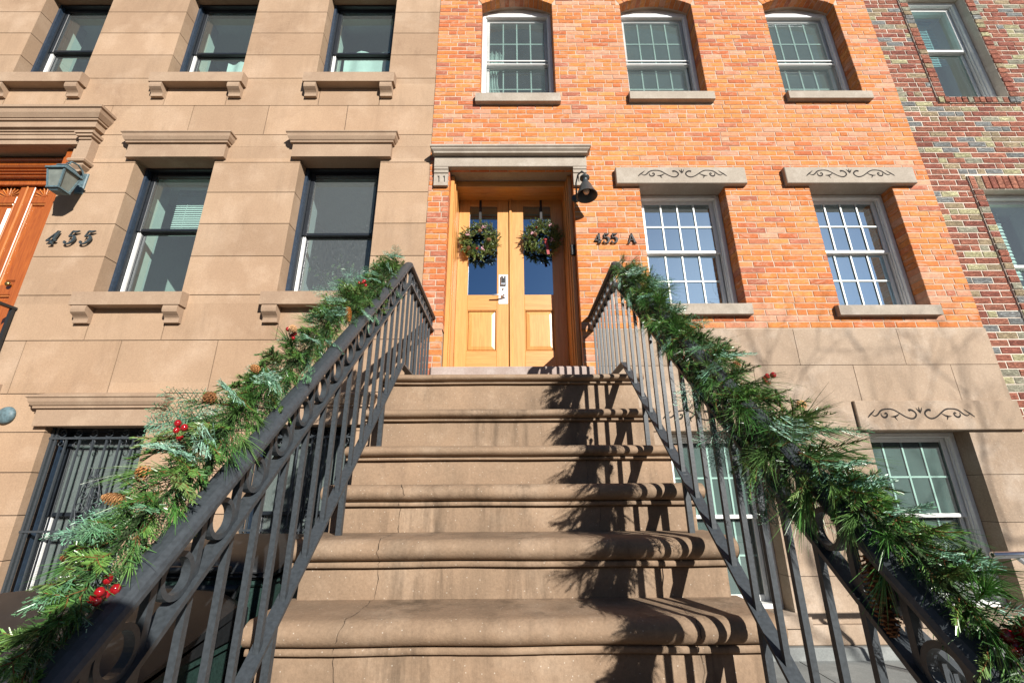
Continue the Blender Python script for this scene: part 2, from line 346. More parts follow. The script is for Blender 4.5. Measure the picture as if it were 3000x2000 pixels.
def pal_main(x, z):
    n = mn.noise(Vector((x * .55, z * .7, 1.3))); n2 = mn.noise(Vector((x * 1.3, z * 1.6, 7.1)))
    pink = .16 + .5 * math.exp(-((x - 1.05) ** 2 / .35 + (z - 5.3) ** 2 / .9)) + max(0, n2) * .35 + (.35 if z < 1.66 else 0) + (.25 if x > 4.3 else 0) + (.25 if 4.1 < z < 4.36 and x < 1.3 else 0)
    red = .14 + (.42 if x < -.2 else 0) + max(0, n) * .4
    r = random.random() * (1 + pink + red)
    if r < 1:
        c = random.choice([(.53, .205, .062), (.51, .185, .055), (.55, .23, .075), (.49, .165, .052), (.53, .22, .095)])
    elif r < 1 + pink: c = random.choice([(.50, .235, .13), (.52, .28, .18), (.48, .21, .12), (.50, .25, .16)])
    else: c = random.choice([(.46, .145, .055), (.42, .125, .05), (.43, .16, .085), (.36, .125, .075)])
    k = random.uniform(.92, 1.07); return tuple(v * k for v in c)
def pal_neigh(x, z):
    c = random.choices([(.36, .14, .095), (.31, .115, .085), (.40, .17, .115), (.46, .45, .27), (.24, .26, .26), (.38, .31, .20), (.34, .34, .26)], [26, 18, 18, 9, 10, 10, 7])[0]
    k = random.uniform(.85, 1.15); return tuple(v * k for v in c)
def brickwork(mb, x0, x1, z0, z1, y, ch, bl, ops, pal, jt=.0072, deep=.15, jit=.0016, out=.0015, arches=()):
    n = int(round((z1 - z0) / ch)); ch = (z1 - z0) / n
    for i in range(n):
        za, zb = z0 + i * ch, z0 + (i + 1) * ch; zm = (za + zb) / 2; o2 = list(ops)
        for (ax0, ax1, zs, rise, thick) in arches:
            w = (ax1 - ax0) / 2; R = (w * w + rise * rise) / (2 * rise); cz = zs + rise - R; Re = R + thick
            if zs <= zm < cz + Re and Re * Re > (zm - cz) ** 2:
                hw = math.sqrt(Re * Re - (zm - cz) ** 2); hw = min(hw, w + .05)
                o2.append(((ax0 + ax1) / 2 - hw, (ax0 + ax1) / 2 + hw, za - 1, zb + 1))
        for p, q in intervals(x0, x1, zm - .001, zm + .001, o2):
            off = (i % 2) * bl * .5 + random.uniform(-.02, .02) + mn.noise(Vector((i * .7, 3, 1))) * .03
            k = math.floor((p - off) / bl); cuts = [p]
            while off + k * bl < q:
                c = off + k * bl + random.uniform(-.008, .008)
                if c > p + .045 and c < q - .045: cuts.append(c)
                if random.random() < .09 and c + bl / 2 > p + .05 and c + bl / 2 < q - .05: cuts.append(c + bl / 2)
                k += 1
            cuts = sorted(cuts) + [q]
            for a in range(len(cuts) - 1):
                e0 = a == 0 and p > x0 + .001; e1 = a == len(cuts) - 2 and q < x1 - .001
                dz = random.uniform(-.0012, .0012)
                mb.bbox(cuts[a] + (jt / 2 if not e0 else 0) + random.uniform(-.001, .002) * 0 + (random.uniform(-.004, .003) if a == 0 and not e0 else 0), cuts[a + 1] - (jt / 2 if not e1 else 0) + (random.uniform(-.003, .004) if a == len(cuts) - 2 and not e1 else 0),
                        y + random.uniform(-out, out), y + (deep if (e0 or e1) else .03), za + jt / 2 + dz, zb - jt / 2 + dz, .0045, 0, pal((cuts[a] + cuts[a + 1]) / 2, zm), jit)
def arch_ring(mb, x0, x1, zs, rise, thick, y, deep, pal, n=15):
    w = (x1 - x0) / 2; R = (w * w + rise * rise) / (2 * rise); cx, cz = (x0 + x1) / 2, zs + rise - R; A = math.asin(w / R)
    for i in range(n):
        a0 = -A + 2 * A * i / n + .004; a1 = -A + 2 * A * (i + 1) / n - .004
        P = [(cx + r * math.sin(a), cz + r * math.cos(a)) for r, a in ((R, a0), (R, a1), (R + thick, a1), (R + thick, a0))]
        mb.prism(P, y + random.uniform(-.003, .002), y + deep, 'y', 0, pal(cx, zs + .1))
    # mortar behind the ring
    P = [(cx + (R + .004) * math.sin(-A + 2 * A * k / 20), cz + (R + .004) * math.cos(-A + 2 * A * k / 20)) for k in range(21)]
    Q = [(cx + (R + thick) * math.sin(A - 2 * A * k / 20), cz + (R + thick) * math.cos(A - 2 * A * k / 20)) for k in range(21)]
    for k in range(20): mb.prism([P[k], P[k + 1], Q[19 - k], Q[20 - k]], y + .006, y + .28, 'y', 1)

# ------------------------------------------------------------------ windows
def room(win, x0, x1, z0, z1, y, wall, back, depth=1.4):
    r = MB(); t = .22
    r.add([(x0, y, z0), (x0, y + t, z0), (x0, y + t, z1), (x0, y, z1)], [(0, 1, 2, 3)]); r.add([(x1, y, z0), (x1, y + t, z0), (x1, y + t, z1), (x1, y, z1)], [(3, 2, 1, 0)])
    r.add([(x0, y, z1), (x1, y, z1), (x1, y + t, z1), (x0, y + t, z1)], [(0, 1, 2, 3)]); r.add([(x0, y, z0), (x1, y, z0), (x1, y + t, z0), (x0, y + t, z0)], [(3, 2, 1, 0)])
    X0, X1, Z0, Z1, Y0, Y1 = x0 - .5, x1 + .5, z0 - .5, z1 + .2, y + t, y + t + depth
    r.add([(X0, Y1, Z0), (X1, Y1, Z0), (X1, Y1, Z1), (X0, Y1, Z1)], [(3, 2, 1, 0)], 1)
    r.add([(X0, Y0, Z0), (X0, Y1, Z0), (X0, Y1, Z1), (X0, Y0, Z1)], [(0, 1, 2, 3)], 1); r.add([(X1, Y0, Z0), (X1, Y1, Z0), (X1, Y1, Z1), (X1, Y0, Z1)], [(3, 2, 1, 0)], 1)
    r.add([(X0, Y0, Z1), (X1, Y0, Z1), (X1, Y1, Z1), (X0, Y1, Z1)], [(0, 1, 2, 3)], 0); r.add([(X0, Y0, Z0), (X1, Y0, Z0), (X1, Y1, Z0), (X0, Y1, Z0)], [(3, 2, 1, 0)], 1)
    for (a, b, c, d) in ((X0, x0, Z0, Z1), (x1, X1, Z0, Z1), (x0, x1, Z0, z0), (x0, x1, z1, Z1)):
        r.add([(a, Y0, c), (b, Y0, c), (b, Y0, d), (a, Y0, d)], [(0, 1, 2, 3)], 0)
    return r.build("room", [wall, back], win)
def sash_box(mb, x0, x1, z0, z1, y0, y1, w, wb=None, mi=0):
    wb = wb or w
    mb.bbox(x0, x0 + w, y0, y1, z0, z1, .005, mi); mb.bbox(x1 - w, x1, y0, y1, z0, z1, .005, mi)
    mb.bbox(x0 + w, x1 - w, y0 + .001, y1, z1 - w, z1, .005, mi); mb.bbox(x0 + w, x1 - w, y0 + .001, y1, z0, z0 + wb, .005, mi)
def pane(win, x0, x1, z0, z1, y, mt):
    t = random.uniform(-.0015, .0015)
    return MB().add([(x0, y + t, z0), (x1, y - t, z0), (x1, y - t, z1), (x0, y + t, z1)], [(0, 1, 2, 3)]).build("pane", mt, win)
def window(house, x0, x1, z0, z1, yf, zm, gl, style, cols=4, screen=None, arch=0.0, roomc=None, net=None, outside=False, close=False):
    """double hung sash window: frame (part) > sash, pane, grille, room, screen"""
    fr = MB(); wm = 0.045 if style == 'white' else .03
    if style == 'white':
        for a, b in ((x0, x0 + wm), (x1 - wm, x1)):
            fr.bbox(a, b, yf, yf + .17, z0, z1, .006)
        fr.bbox(x0 + wm, x1 - wm, yf + .001, yf + .17, z1 - wm, z1, .006); fr.bbox(x0 + wm, x1 - wm, yf - .012, yf + .17, z0, z0 + .045, .006)
        for d in (.03, .062):        # stepped stops beside the sashes
            fr.box(x0 + wm, x0 + wm + .012, yf + d, yf + d + .012, z0 + .045, z1 - wm); fr.box(x1 - wm - .012, x1 - wm, yf + d, yf + d + .012, z0 + .045, z1 - wm)
        if arch:
            w = (x1 - x0) / 2; R = (w * w + arch * arch) / (2 * arch); cx, cz = (x0 + x1) / 2, z1 - .03 + arch - R; A = math.asin(w / R)
            P = [(cx + R * math.sin(-A + 2 * A * k / 16), cz + R * math.cos(-A + 2 * A * k / 16) + .03) for k in range(17)]
            fr.prism([(x0, z1 + .001)] + P + [(x1, z1 + .001)], yf + .02, yf + .15, 'y'); fr.bbox(x0 + .02, x1 - .02, yf + .002, yf + .02, z1 + .001, z1 + .022, .004)
    else:
        fr.box(x0, x0 + wm, yf, yf + .17, z0, z1, 1); fr.box(x1 - wm, x1, yf, yf + .17, z0, z1, 1); fr.box(x0 + wm, x1 - wm, yf + .002, yf + .17, z1 - wm, z1, 0); fr.box(x0 + wm, x1 - wm, yf + .002, yf + .17, z0, z0 + .03, 0)
        fr.box(x0 + wm, x0 + wm + .02, yf + .045, yf + .085, z0 + .03, z1 - wm, 0); fr.box(x1 - wm - .02, x1 - wm, yf + .045, yf + .085, z0 + .03, z1 - wm, 0)
        for q in (.024, .044): fr.box(x0 + wm + q, x0 + wm + q + .011, yf + .075, yf + .13, z0 + .03, zm - .01, 2)
    win = fr.build("window", [M['white']] if style == 'white' else [M['navy'], M['casing'], M['white']], house)
    i0, i1 = x0 + wm + (.012 if style == 'white' else .02), x1 - wm - (.012 if style == 'white' else .02)
    sm = M['white'] if style == 'white' else M['navy']; sw = .038 if style == 'white' else .045
    yu, yl = yf + .055, yf + .098
    s = MB(); sash_box(s, i0, i1, zm - .015, z1 - wm, yu, yu + .038, sw, .034); s.build("sash", sm, win)
    s = MB(); sash_box(s, i0, i1, z0 + .045, zm + .02, yl, yl + .038, sw, .05); s.build("sash", sm, win)
    for (a, b, y) in ((zm + .015, z1 - wm - sw + .004, yu + .012), (z0 + .09, zm - .012, yl + .012)):
        pane(win, i0 + sw - .004, i1 - sw + .004, a, b, y, gl)
        go = -.0125 if outside else .006
        if cols:
            gb = MB(); n = cols; ww = i1 - i0 - 2 * sw
            for k in range(1, n):
                xx = i0 + sw + ww * k / n; gb.box(xx - .008, xx + .008, y + go, y + go + .006, a, b)
            zz = (a + b) / 2; gb.box(i0 + sw, i1 - sw, y + go + .0015, y + go + .0075, zz - .008, zz + .008); gb.build("grille", M['muntin'], win)
    if screen:
        for (a, b, y) in ((zm + .015, z1 - wm - sw + .004, yu + .012), (z0 + .09, zm - .012, yl + .012)) if close else ():
            sc = MB(); vs = []; nx = 10
            for k in range(nx + 1): xx = i0 + sw + (i1 - i0 - 2 * sw) * k / nx; vs += [(xx, y + .0155 + random.uniform(0, .002), a - .003), (xx, y + .016 + random.uniform(0, .002), b + .003)]
            sc.add(vs, [(2 * k, 2 * k + 2, 2 * k + 3, 2 * k + 1) for k in range(nx)], 0, (1, 1, 1), True); sc.build('shade', screen, win)
    if screen and not close:
        sc = MB(); yy = yl + .062
        nx = 14; vs = []; fs = []
        for k in range(nx + 1):
            xx = i0 + (i1 - i0) * k / nx; yy2 = yy + .006 * math.sin(k * 1.9) + random.uniform(-.003, .003)
            vs += [(xx, yy2, z0 + .03), (xx, yy2 + .004, z1 - wm)]
        fs = [(2 * k, 2 * k + 2, 2 * k + 3, 2 * k + 1) for k in range(nx)]; sc.add(vs, fs, 0, (1, 1, 1), True); sc.build("shade", screen, win)
    if net:
        nb_ = MB(); nb_.add([(x0 + wm, yf + .04, z0 + .045), (x1 - wm, yf + .04, z0 + .045), (x1 - wm, yf + .04, z1 - wm), (x0 + wm, yf + .04, z1 - wm)], [(0, 1, 2, 3)]); nb_.build("insect_screen", net, win)
        nb_ = MB()
        for q in (zm - .022, zm + .035): nb_.bbox(x0 + wm, x1 - wm, yf + .026, yf + .039, q - .008, q + .008, .003)
        nb_.build("screen_rail", M['white'], win)
    rc = roomc or (M['room'], M['room']); room(win, x0 + .01, x1 - .01, z0 + .01, z1 - .01, yf + .171, rc[0], rc[1])
    return win
def scroll_bracket(house, x0, x1, ztop, p, h, mt):
    y = F; P = [(y, ztop), (y - p, ztop)] + [(y - p - .006 * math.sin(t * math.pi), ztop - h * .42 * t) for t in (.2, .4, .6, .8, 1)]
    P += [(y - p + p * .62 * math.sin(t * math.pi / 2) ** 1.2, ztop - h * .42 - h * .36 * t) for t in (.25, .5, .75, 1)]
    P += [(y - p * .42, ztop - h * .8), (y - p * .42, ztop - h), (y, ztop - h)]
    return MB().prism(P, x0, x1, 'x').build("bracket", mt, house)
def sill(house, x0, x1, z0, z1, p, mt, back=.17, slope=.012):
    return MB().prism([(F - p, z0), (F - p, z1 - .004), (F - p + .006, z1), (F + .0, z1 + slope), (F + back, z1 + slope), (F + back, z0)], x0, x1, 'x').build("window_sill", mt, house)
def scrollwork(parent, cx, cz, y, s):
    """carved vine ornament: flat dark ribbons, groove shade and black paint put into their colour; s = metres per drawing unit (drawing is 1300 wide)"""
    mb = MB(); sy = s * 1.12
    half = [([(665, -38), (630, -68), (600, -88), (555, -125)], [5, 9, 9, 3]),
            ([(612, -72), (575, -48), (530, -70), (485, -118), (410, -132), (330, -128), (260, -85), (190, -38), (120, -18), (72, -38), (50, -75), (75, -108), (115, -122), (140, -112)], [2, 7, 9, 9, 7, 8, 8, 7, 9, 9, 10, 10, 12, 14]),
            ([(490, -88), (495, -58), (465, -33), (425, -46), (413, -78), (436, -90), (444, -72)], [3, 8, 10, 10, 9, 8, 8]),
            ([(262, -78), (305, -52), (345, -44), (382, -48)], [3, 10, 9, 2]), ([(330, -48), (322, -25), (306, -5)], [9, 7, 2])]
    mid = [([(0, -80), (-3, -110), (0, -152)], [4, 11, 3]), ([(-8, -90), (-20, -115), (-40, -142)], [3, 9, 2]), ([(8, -90), (20, -115), (38, -146)], [3, 9, 2])]
    def ribbon(pts, ws, sgn):
        # smooth the polyline
        P = [Vector((sgn * a, b)) for a, b in pts]; Wd = list(ws)
        for _ in range(2):
            Q = [P[0]]; V = [Wd[0]]
            for i in range(len(P) - 1):
                Q += [P[i] * .75 + P[i + 1] * .25, P[i] * .25 + P[i + 1] * .75]; V += [Wd[i] * .75 + Wd[i + 1] * .25, Wd[i] * .25 + Wd[i + 1] * .75]
            P = Q + [P[-1]]; Wd = V + [Wd[-1]]
        vs = []
        for i, p in enumerate(P):
            t = (P[min(i + 1, len(P) - 1)] - P[max(i - 1, 0)]).normalized(); nn = Vector((-t.y, t.x)) * Wd[i]
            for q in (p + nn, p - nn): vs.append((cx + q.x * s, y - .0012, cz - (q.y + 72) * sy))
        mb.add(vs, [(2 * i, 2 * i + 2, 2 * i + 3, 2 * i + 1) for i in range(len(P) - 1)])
    for pts, ws in half:
        ribbon(pts, ws, 1); ribbon(pts, ws, -1)
    for pts, ws in mid: ribbon(pts, ws, 1)
    return mb.build("carving", M['carve'], parent)

# ------------------------------------------------------------------ brownstone house (left)
bs = thing("brownstone_house", "tan brownstone row house with black sash windows and a heavy stone hood over its door", "house", (-4.5, F, GZ))
BX0, BX1 = -9.0, -.885
LW = [(-4.19, -3.30), (-2.345, -1.44)]; UW = [(-6.025, -5.155), (-4.154, -3.25), (-2.34, -1.455)]; BW = [(-4.22, -3.30), (-2.34, -1.41)]
ops = [(a, b, 1.80, 3.575) for a, b in LW] + [(a, b, 4.68, 6.25) for a, b in UW] + [(a, b, -.95, .59) for a, b in BW] + [(-6.35, -4.93, 1.0, 3.74)]
zs = [GZ - .05, -.87, -.52, -.166, .188, .538, .892, 1.415, 1.895, 2.334, 2.725, 3.122, 3.521, 3.909, 4.341, 4.767, 5.147, 5.522, 5.896, 6.27, 6.65, 7.05, 7.5, 8.0, 8.6]
vj = {4.341: [-7.2, -5.968, -5.25, -4.08, -3.352, -2.255, -1.534], 3.909: [-6.6, -5.6, -4.66, -3.709, -2.826, -1.898], 1.415: [-5.2, -4.129, -3.387, -2.274, -1.54], .892: [-5.6, -4.679, -3.758, -2.828, -1.9], 6.65: [-5, -3, -2], 7.05: [-4.4, -2.6]}
ashlar("wall", BX0, BX1, zs, ops, vj, [M['brown'], M['browngroove']], bs)
for (a, b), zz in [(w, 3.575) for w in LW]:
    window(bs, a, b, 1.80, zz, F + .15, 2.78 if a < -3 else 2.72, M['gteal'] if a < -3 else M['gdust'], 'navy', 0)
    sill(bs, a - .10, b + .085, 1.75, 1.89, .1, M['brownsill'])
    for q in (a - .07, b - .075): scroll_bracket(bs, q, q + .145, 1.748, .09, .165, M['brownsill'])
    l = MB(); l.mould([(0, 3.905), (.12, 3.86), (.12, 3.845), (.108, 3.835), (.102, 3.80), (.085, 3.765), (.073, 3.755), (.073, 3.738), (.05, 3.734), (.05, 3.56), (0, 3.556)], a - .155, b + .19, F)
    l.box(a, b, F + .001, F + .15, 3.566, 3.62); l.build("lintel", M['brownsill'], bs)
for a, b in UW:
    window(bs, a, b, 4.70, 6.25, F + .15, 5.43 if a > -5 else 5.47, M['gteal'], 'navy', 0)
    sill(bs, a - .095, b + .10, 4.61, 4.755, .1, M['brownsill'])
    for q in (a - .075, b - .065): scroll_bracket(bs, q, q + .14, 4.608, .09, .16, M['brownsill'])
for a, b in BW:
    window(bs, a, b, -.95, .59, F + .15, -.17, M['gdust'], 'navy', 0, screen=M['screenc'], close=True)
    sill(bs, a - .09, b + .09, -1.07, -.94, .08, M['brownsill'])
    l = MB(); l.mould([(0, .90), (.12, .855), (.12, .84), (.108, .83), (.102, .80), (.085, .77), (.073, .762), (.073, .745), (.05, .741), (.05, .587), (0, .583)], a - .155, b + .19, F)
    l.build("lintel", M['brownsill'], bs)
# hood over the far left door, its console, and the door
h = MB(); h.mould([(0, 4.20), (.195, 4.155), (.195, 4.125), (.18, 4.12), (.172, 4.07), (.145, 4.02), (.135, 4.015), (.135, 3.995), (.115, 3.992), (.115, 3.915), (.085, 3.905), (.085, 3.885), (.07, 3.88), (.07, 3.855), (.06, 3.85), (.06, 3.80), (.045, 3.797), (.045, 3.738), (0, 3.735)], -6.9, -4.566, F)
h.build("door_hood", M['brownsill'], bs)
for x1 in (-4.66, -6.42):
    c = MB(); x0 = x1 - .145
    c.mould([(0, 3.853), (.135, 3.851), (.135, 3.82), (.12, 3.815), (.12, 3.79), (.10, 3.785), (.10, 3.76), (.085, 3.755)], x0 - .03, x1 + .03, F)
    c.prism([(F, 3.757), (F - .085, 3.757), (F - .085, 3.50), (F, 3.50)], x0, x1, 'x')
    c.mould([(.085, 3.502), (.11, 3.495), (.118, 3.475), (.11, 3.455), (.085, 3.45), (.09, 3.42), (.06, 3.38), (.06, 3.355), (0, 3.35)], x0 - .025, x1 + .025, F)
    c.build("console", M['brownsill'], bs)
dr = MB()
dr.bbox(-5.04, -4.93, F + .03, F + .30, 1.0, 3.74, .012, 0); dr.bbox(-5.11, -5.04, F + .07, F + .30, 1.0, 3.68, .02, 1); dr.box(-5.17, -5.11, F + .13, F + .30, 1.0, 3.62, 0)
dr.bbox(-6.35, -5.04, F + .15, F + .30, 3.60, 3.74, .02, 0); dr.bbox(-6.35, -5.11, F + .12, F + .16, 3.665, 3.70, .01, 1); dr.box(-6.35, -5.11, F + .22, F + .30, 3.40, 3.60, 0)
for q in range(3): dr.bbox(-6.35, -5.17, F + .17, F + .23, 3.47 + q * .045, 3.49 + q * .045, .008, 0)
dr.build("door_frame", M['wood2'], bs)
ld = MB(); ya = F + .25
for X0 in (-6.0, -5.575):
    X1 = X0 + .405
    ld.box(X0, X1, ya + .03, ya + .05, 1.0, 3.44); ld.bbox(X0, X0 + .075, ya, ya + .03, 1.0, 3.44, .006); ld.bbox(X1 - .075, X1, ya, ya + .03, 1.0, 3.44, .006)
    for za, zb in ((3.40, 3.44), (3.17, 3.26), (2.02, 2.14), (1.45, 1.55)): ld.bbox(X0 + .075, X1 - .075, ya + .001, ya + .03, za, zb, .006)
    for za, zb in ((2.14, 3.17), (1.55, 2.02)):
        ld.bbox(X0 + .078, X0 + .096, ya + .006, ya + .03, za, zb, .006, 1); ld.bbox(X1 - .096, X1 - .078, ya + .006, ya + .03, za, zb, .006, 1); ld.bbox(X0 + .1, X1 - .1, ya + .008, ya + .03, zb - .02, zb, .006, 1)
        ld.bbox(X0 + .125, X1 - .125, ya + .012, ya + .03, za + .04, zb - .05, .02, 0)
    cx = (X0 + X1) / 2
    ld.prism([(cx + .028 * math.cos(k * math.pi / 8), 3.262 + .028 * math.sin(k * math.pi / 8)) for k in range(9)], ya + .005, ya + .03, 'y')
    for k in range(9):
        a = math.pi * (k + .5) / 9; r0, r1 = .036, min(.135, .135 / max(.2, math.sin(a)), .118 / max(.001, abs(math.cos(a))))
        ld.tube([(cx + r0 * math.cos(a), ya + .022, 3.262 + r0 * math.sin(a)), (cx + r1 * math.cos(a), ya + .018, 3.262 + r1 * math.sin(a))], [.004, .009], 5, 1)
ld.bbox(-5.595, -5.575, ya - .012, ya + .03, 1.0, 3.44, .008, 1)
ldo = ld.build("door", [M['wood2'], M['wood2l']], bs)
k = MB()
for X0 in (-5.23, -5.34):
    k.lathe([(.0, -.055), (.018, -.052), (.028, -.04), (.022, -.024), (.01, -.018), (.01, 0)], (X0, ya, 2.13), (0, 1, 0), 12)
k.lathe([(0, -.008), (.02, -.006), (.022, 0)], (-5.235, ya, 2.06), (0, 1, 0), 12); k.build("handle", M['brass'], ldo)
st = MB(); st.box(-6.6, -4.75, F - .55, F + .30, GZ, .98); st.build("landing", M['brownsill'], bs)

# ------------------------------------------------------------------ brick house (middle)
bh = thing("brick_house", "orange brick row house over a smooth stone base, with a honey wood double door", "house", (1.9, F, GZ))
HX0, HX1 = -.885, 4.705
UB = [(-.338, .573), (1.463, 2.40), (3.345, 4.285)]; LB = [(1.447, 2.388), (3.33, 4.25)]; BB = [(1.44, 2.31), (3.28, 4.21)]
SILLS_U = [(-.389, .62, 4.35, 4.475), (1.44, 2.45, 4.383, 4.50), (3.333, 4.335, 4.393, 4.505)]
DOOR = (-.655, .712, 1.10, 3.41)
ZSP, RISE = 6.05, .13
bops = [(a, b, 4.44, ZSP) for a, b in UB] + [(a, b, 1.70, 3.185) for a, b in LB] + [DOOR]
solid = [(1.184, 2.62, 3.185, 3.40), (3.058, 4.51, 3.187, 3.40)] + SILLS_U + [(1.35, 2.41, 1.645, 1.762), (3.264, 4.285, 1.632, 1.74)]
w = MB()
brickwork(w, HX0, HX1, 1.515, 8.6, F, .0675, .212, bops + solid, pal_main, arches=[(a, b, ZSP, RISE, .20) for a, b in UB])
for a, b in UB: arch_ring(w, a, b, ZSP, RISE, .20, F, .125, pal_main)
gr = [(o[0] - .005, o[1] + .005, o[2] - .005, o[3] + (.005 if o[3] < 6 else .33)) for o in bops]
slab(w, HX0 + .004, HX1 - .004, 1.50, 8.59, F + .0042, F + .28, gr, 1)
brickwork(w, .712, .86, .71, 1.515, F, .0675, .212, [], pal_main); slab(w, .716, .858, .71, 1.515, F + .0042, F + .28, [], 1)
w.build("wall", [M['brick'], M['mortar']], bh)
w2 = MB()
baseops = [(-2, .86, .70, 1.6), (-2, .80, -2, .70)] + [(a, b, -.95, .512) for a, b in BB]
brickwork(w2, HX0, -.655, .71, 1.515, F, .0675, .212, [], pal_main)
slab(w2, HX0 + .004, -.66, .71, 1.515, F + .0042, F + .28, [], 1); w2.box(-.655, .712, F + .5, F + .52, .7, 1.52, 1)
w2.build("wall", [M['brick'], M['mortar']], bh)
ashlar("stone_base", HX0 + .002, HX1 + .005, [-1.02, -.676, -.27, .123, .515, .78, 1.137, 1.511], baseops + [(3.19, 4.712, .512, .782)], {1.137: [.3, 1.77, 2.796, 3.82], .78: [1.2, 2.335, 3.30, 4.242], .123: [], -.676: [2.75], -.27: []}, [M['base'], M['browngroove']], bh, gap=.005)
p = MB(); p.bbox(.80, HX1 + .005, F - .035, F + .2, GZ + .09, -1.02, .008); p.build("plinth", M['base'], bh)
p = MB(); p.bbox(.95, HX1 + .3, F - .075, F + .2, GZ - .03, GZ + .088, .008); p.build("footing", M['pave'], bh)
l = MB(); l.bbox(3.19, HX1 + .008, F - .042, F + .15, .512, .781, .006); lo = l.build("lintel", M['base'], bh); scrollwork(lo, 3.772, .655, F - .042, .00074)
l = MB(); l.bbox(1.10, 3.188, F - .014, F - .0015, .514, .779, .005); lo = l.build("lintel", M['base'], bh); scrollwork(lo, 1.90, .655, F - .014, .00074)
for i, (a, b) in enumerate(BB):
    window(bh, a, b, -.95, .512, F + .15, -.225, M['gteal'], 'white', 4, screen=M['screenb'], close=True)
    sill(bh, a - .08, b + .09, -1.035, -.95, .06, M['base'])
for i, (a, b) in enumerate(UB):
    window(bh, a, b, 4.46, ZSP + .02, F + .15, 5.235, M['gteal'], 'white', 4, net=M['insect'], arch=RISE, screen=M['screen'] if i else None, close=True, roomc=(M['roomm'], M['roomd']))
    s = SILLS_U[i]; sill(bh, s[0], s[1], s[2], s[3], .06, M['lintel'])
for i, (a, b) in enumerate(LB):
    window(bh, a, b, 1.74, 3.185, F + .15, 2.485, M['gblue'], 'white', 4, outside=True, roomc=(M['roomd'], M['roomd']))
sill(bh, 1.35, 2.41, 1.645, 1.76, .06, M['lintel']); sill(bh, 3.264, 4.285, 1.632, 1.738, .06, M['lintel'])
for i, (a, b) in enumerate(((1.184, 2.62), (3.058, 4.495))):
    l = MB(); l.bbox(a, b, F - .06, F + .20, 3.187, 3.40, .006); lo = l.build("lintel", M['lintel'], bh); scrollwork(lo, 1.912 if i == 0 else 3.772, 3.305, F - .06, .000735)
# door case
c = MB(); c.mould([(0, 3.67), (.15, 3.637), (.15, 3.613), (.138, 3.606), (.134, 3.59), (.118, 3.575), (.112, 3.568), (.112, 3.552), (.09, 3.549), (0, 3.547)], -.865, .912, F)
c.bbox(-.825, .868, F - .06, F + .18, 3.412, 3.5485, .004); c.build("cornice", M['lintel'], bh)
for x0, x1 in ((-.822, -.668), (.716, .864)):
    k = MB(); k.prism([(F, 3.411), (F - .055, 3.411), (F - .055, 3.385), (F - .045, 3.378), (F - .045, 3.365), (F - .05, 3.36), (F - .05, 3.34), (F - .038, 3.332), (F - .038, 3.18), (F, 3.18)], x0, x1, 'x')
    ko = k.build("console", M['lintel'], bh)
    kk = MB()
    for cx in (x0 + .052, x0 + .112):
        kk.prism([(cx - .016, 3.30), (cx + .008, 3.305), (cx + .010, 3.225), (cx + .002, 3.222), (cx - .001, 3.283)], F - .0395, F - .037, 'y')
    kk.build("carving", M['carve'], ko)
YD = F + .43
f = MB()
f.bbox(-.655, -.612, F + .085, F + .46, 1.13, 3.408, .006); f.bbox(-.612, -.60, F + .12, F + .46, 1.13, 3.37, .004); f.bbox(-.60, -.592, F + .19, F + .46, 1.13, 3.35, .004)
f.bbox(.665, .712, F + .085, F + .46, 1.13, 3.408, .006); f.bbox(.652, .665, F + .12, F + .46, 1.13, 3.37, .004); f.bbox(.64, .652, F + .19, F + .46, 1.13, 3.35, .004)
f.bbox(-.612, .665, F + .183, F + .46, 3.33, 3.409, .006, 1); f.bbox(-.60, .652, F + .30, F + .46, 3.325, 3.33, .002, 1); f.box(-.655, .712, F + .47, F + .5, 1.1, 3.41, 2)
f.build("door_frame", [M['woodv'], M['woodh'], M['roomd']], bh)
def leaf(x0, x1, gx0, gx1):
    d = MB(); y0, y1 = YD, YD + .045
    d.bbox(x0, gx0, y0, y1, 1.132, 3.325, .003); d.bbox(gx1, x1, y0, y1, 1.132, 3.325, .003)
    for a, b in ((3.245, 3.325), (1.90, 2.083), (1.132, 1.425)): d.bbox(gx0, gx1, y0 + .0015, y1, a, b, .003, 1)
    o = d.build("door", [M['woodv'], M['woodh']], bh)
    pane(o, gx0, gx1, 2.083, 3.245, y0 + .022, M['gdoor'])
    pn = MB(); pn.box(gx0, gx1, y0 + .028, y0 + .035, 1.425, 1.90)
    v = []; 
    for q, dy in ((0.012, .027), (.02, .016), (.055, .008)): v += [(gx0 + q, y0 + dy, 1.425 + q), (gx1 - q, y0 + dy, 1.425 + q), (gx1 - q, y0 + dy, 1.90 - q), (gx0 + q, y0 + dy, 1.90 - q)]
    pn.add(v, [(r * 4 + i, r * 4 + (i + 1) % 4, r * 4 + 4 + (i + 1) % 4, r * 4 + 4 + i) for r in range(2) for i in range(4)] + [(8, 9, 10, 11)])
    for a, b, e, g_ in ((gx0, gx0 + .010, 1.425, 1.90), (gx1 - .010, gx1, 1.425, 1.90), (gx0 + .01, gx1 - .01, 1.425, 1.435), (gx0 + .01, gx1 - .01, 1.89, 1.90)): pn.bbox(a, b, y0 + .003, y0 + .03, e, g_, .004)
    pn.build("panel", M['woodv'], o); return o
dl = leaf(-.59, -.004, -.462, -.135); d2 = leaf(.012, .638, .171, .50)
a = MB(); a.bbox(.004, .036, YD - .02, YD + .001, 1.132, 3.325, .006); a.build("astragal", M['woodv'], d2)
hp = MB(); hp.bbox(-.116, -.012, YD - .006, YD + .002, 1.97, 2.33, .002); pl = hp.build("lock_plate", M['steelw'], dl)
k = MB(); k.bbox(-.095, -.032, YD - .032, YD - .006, 2.19, 2.30, .006); k.build("keypad", M['steel'], dl)
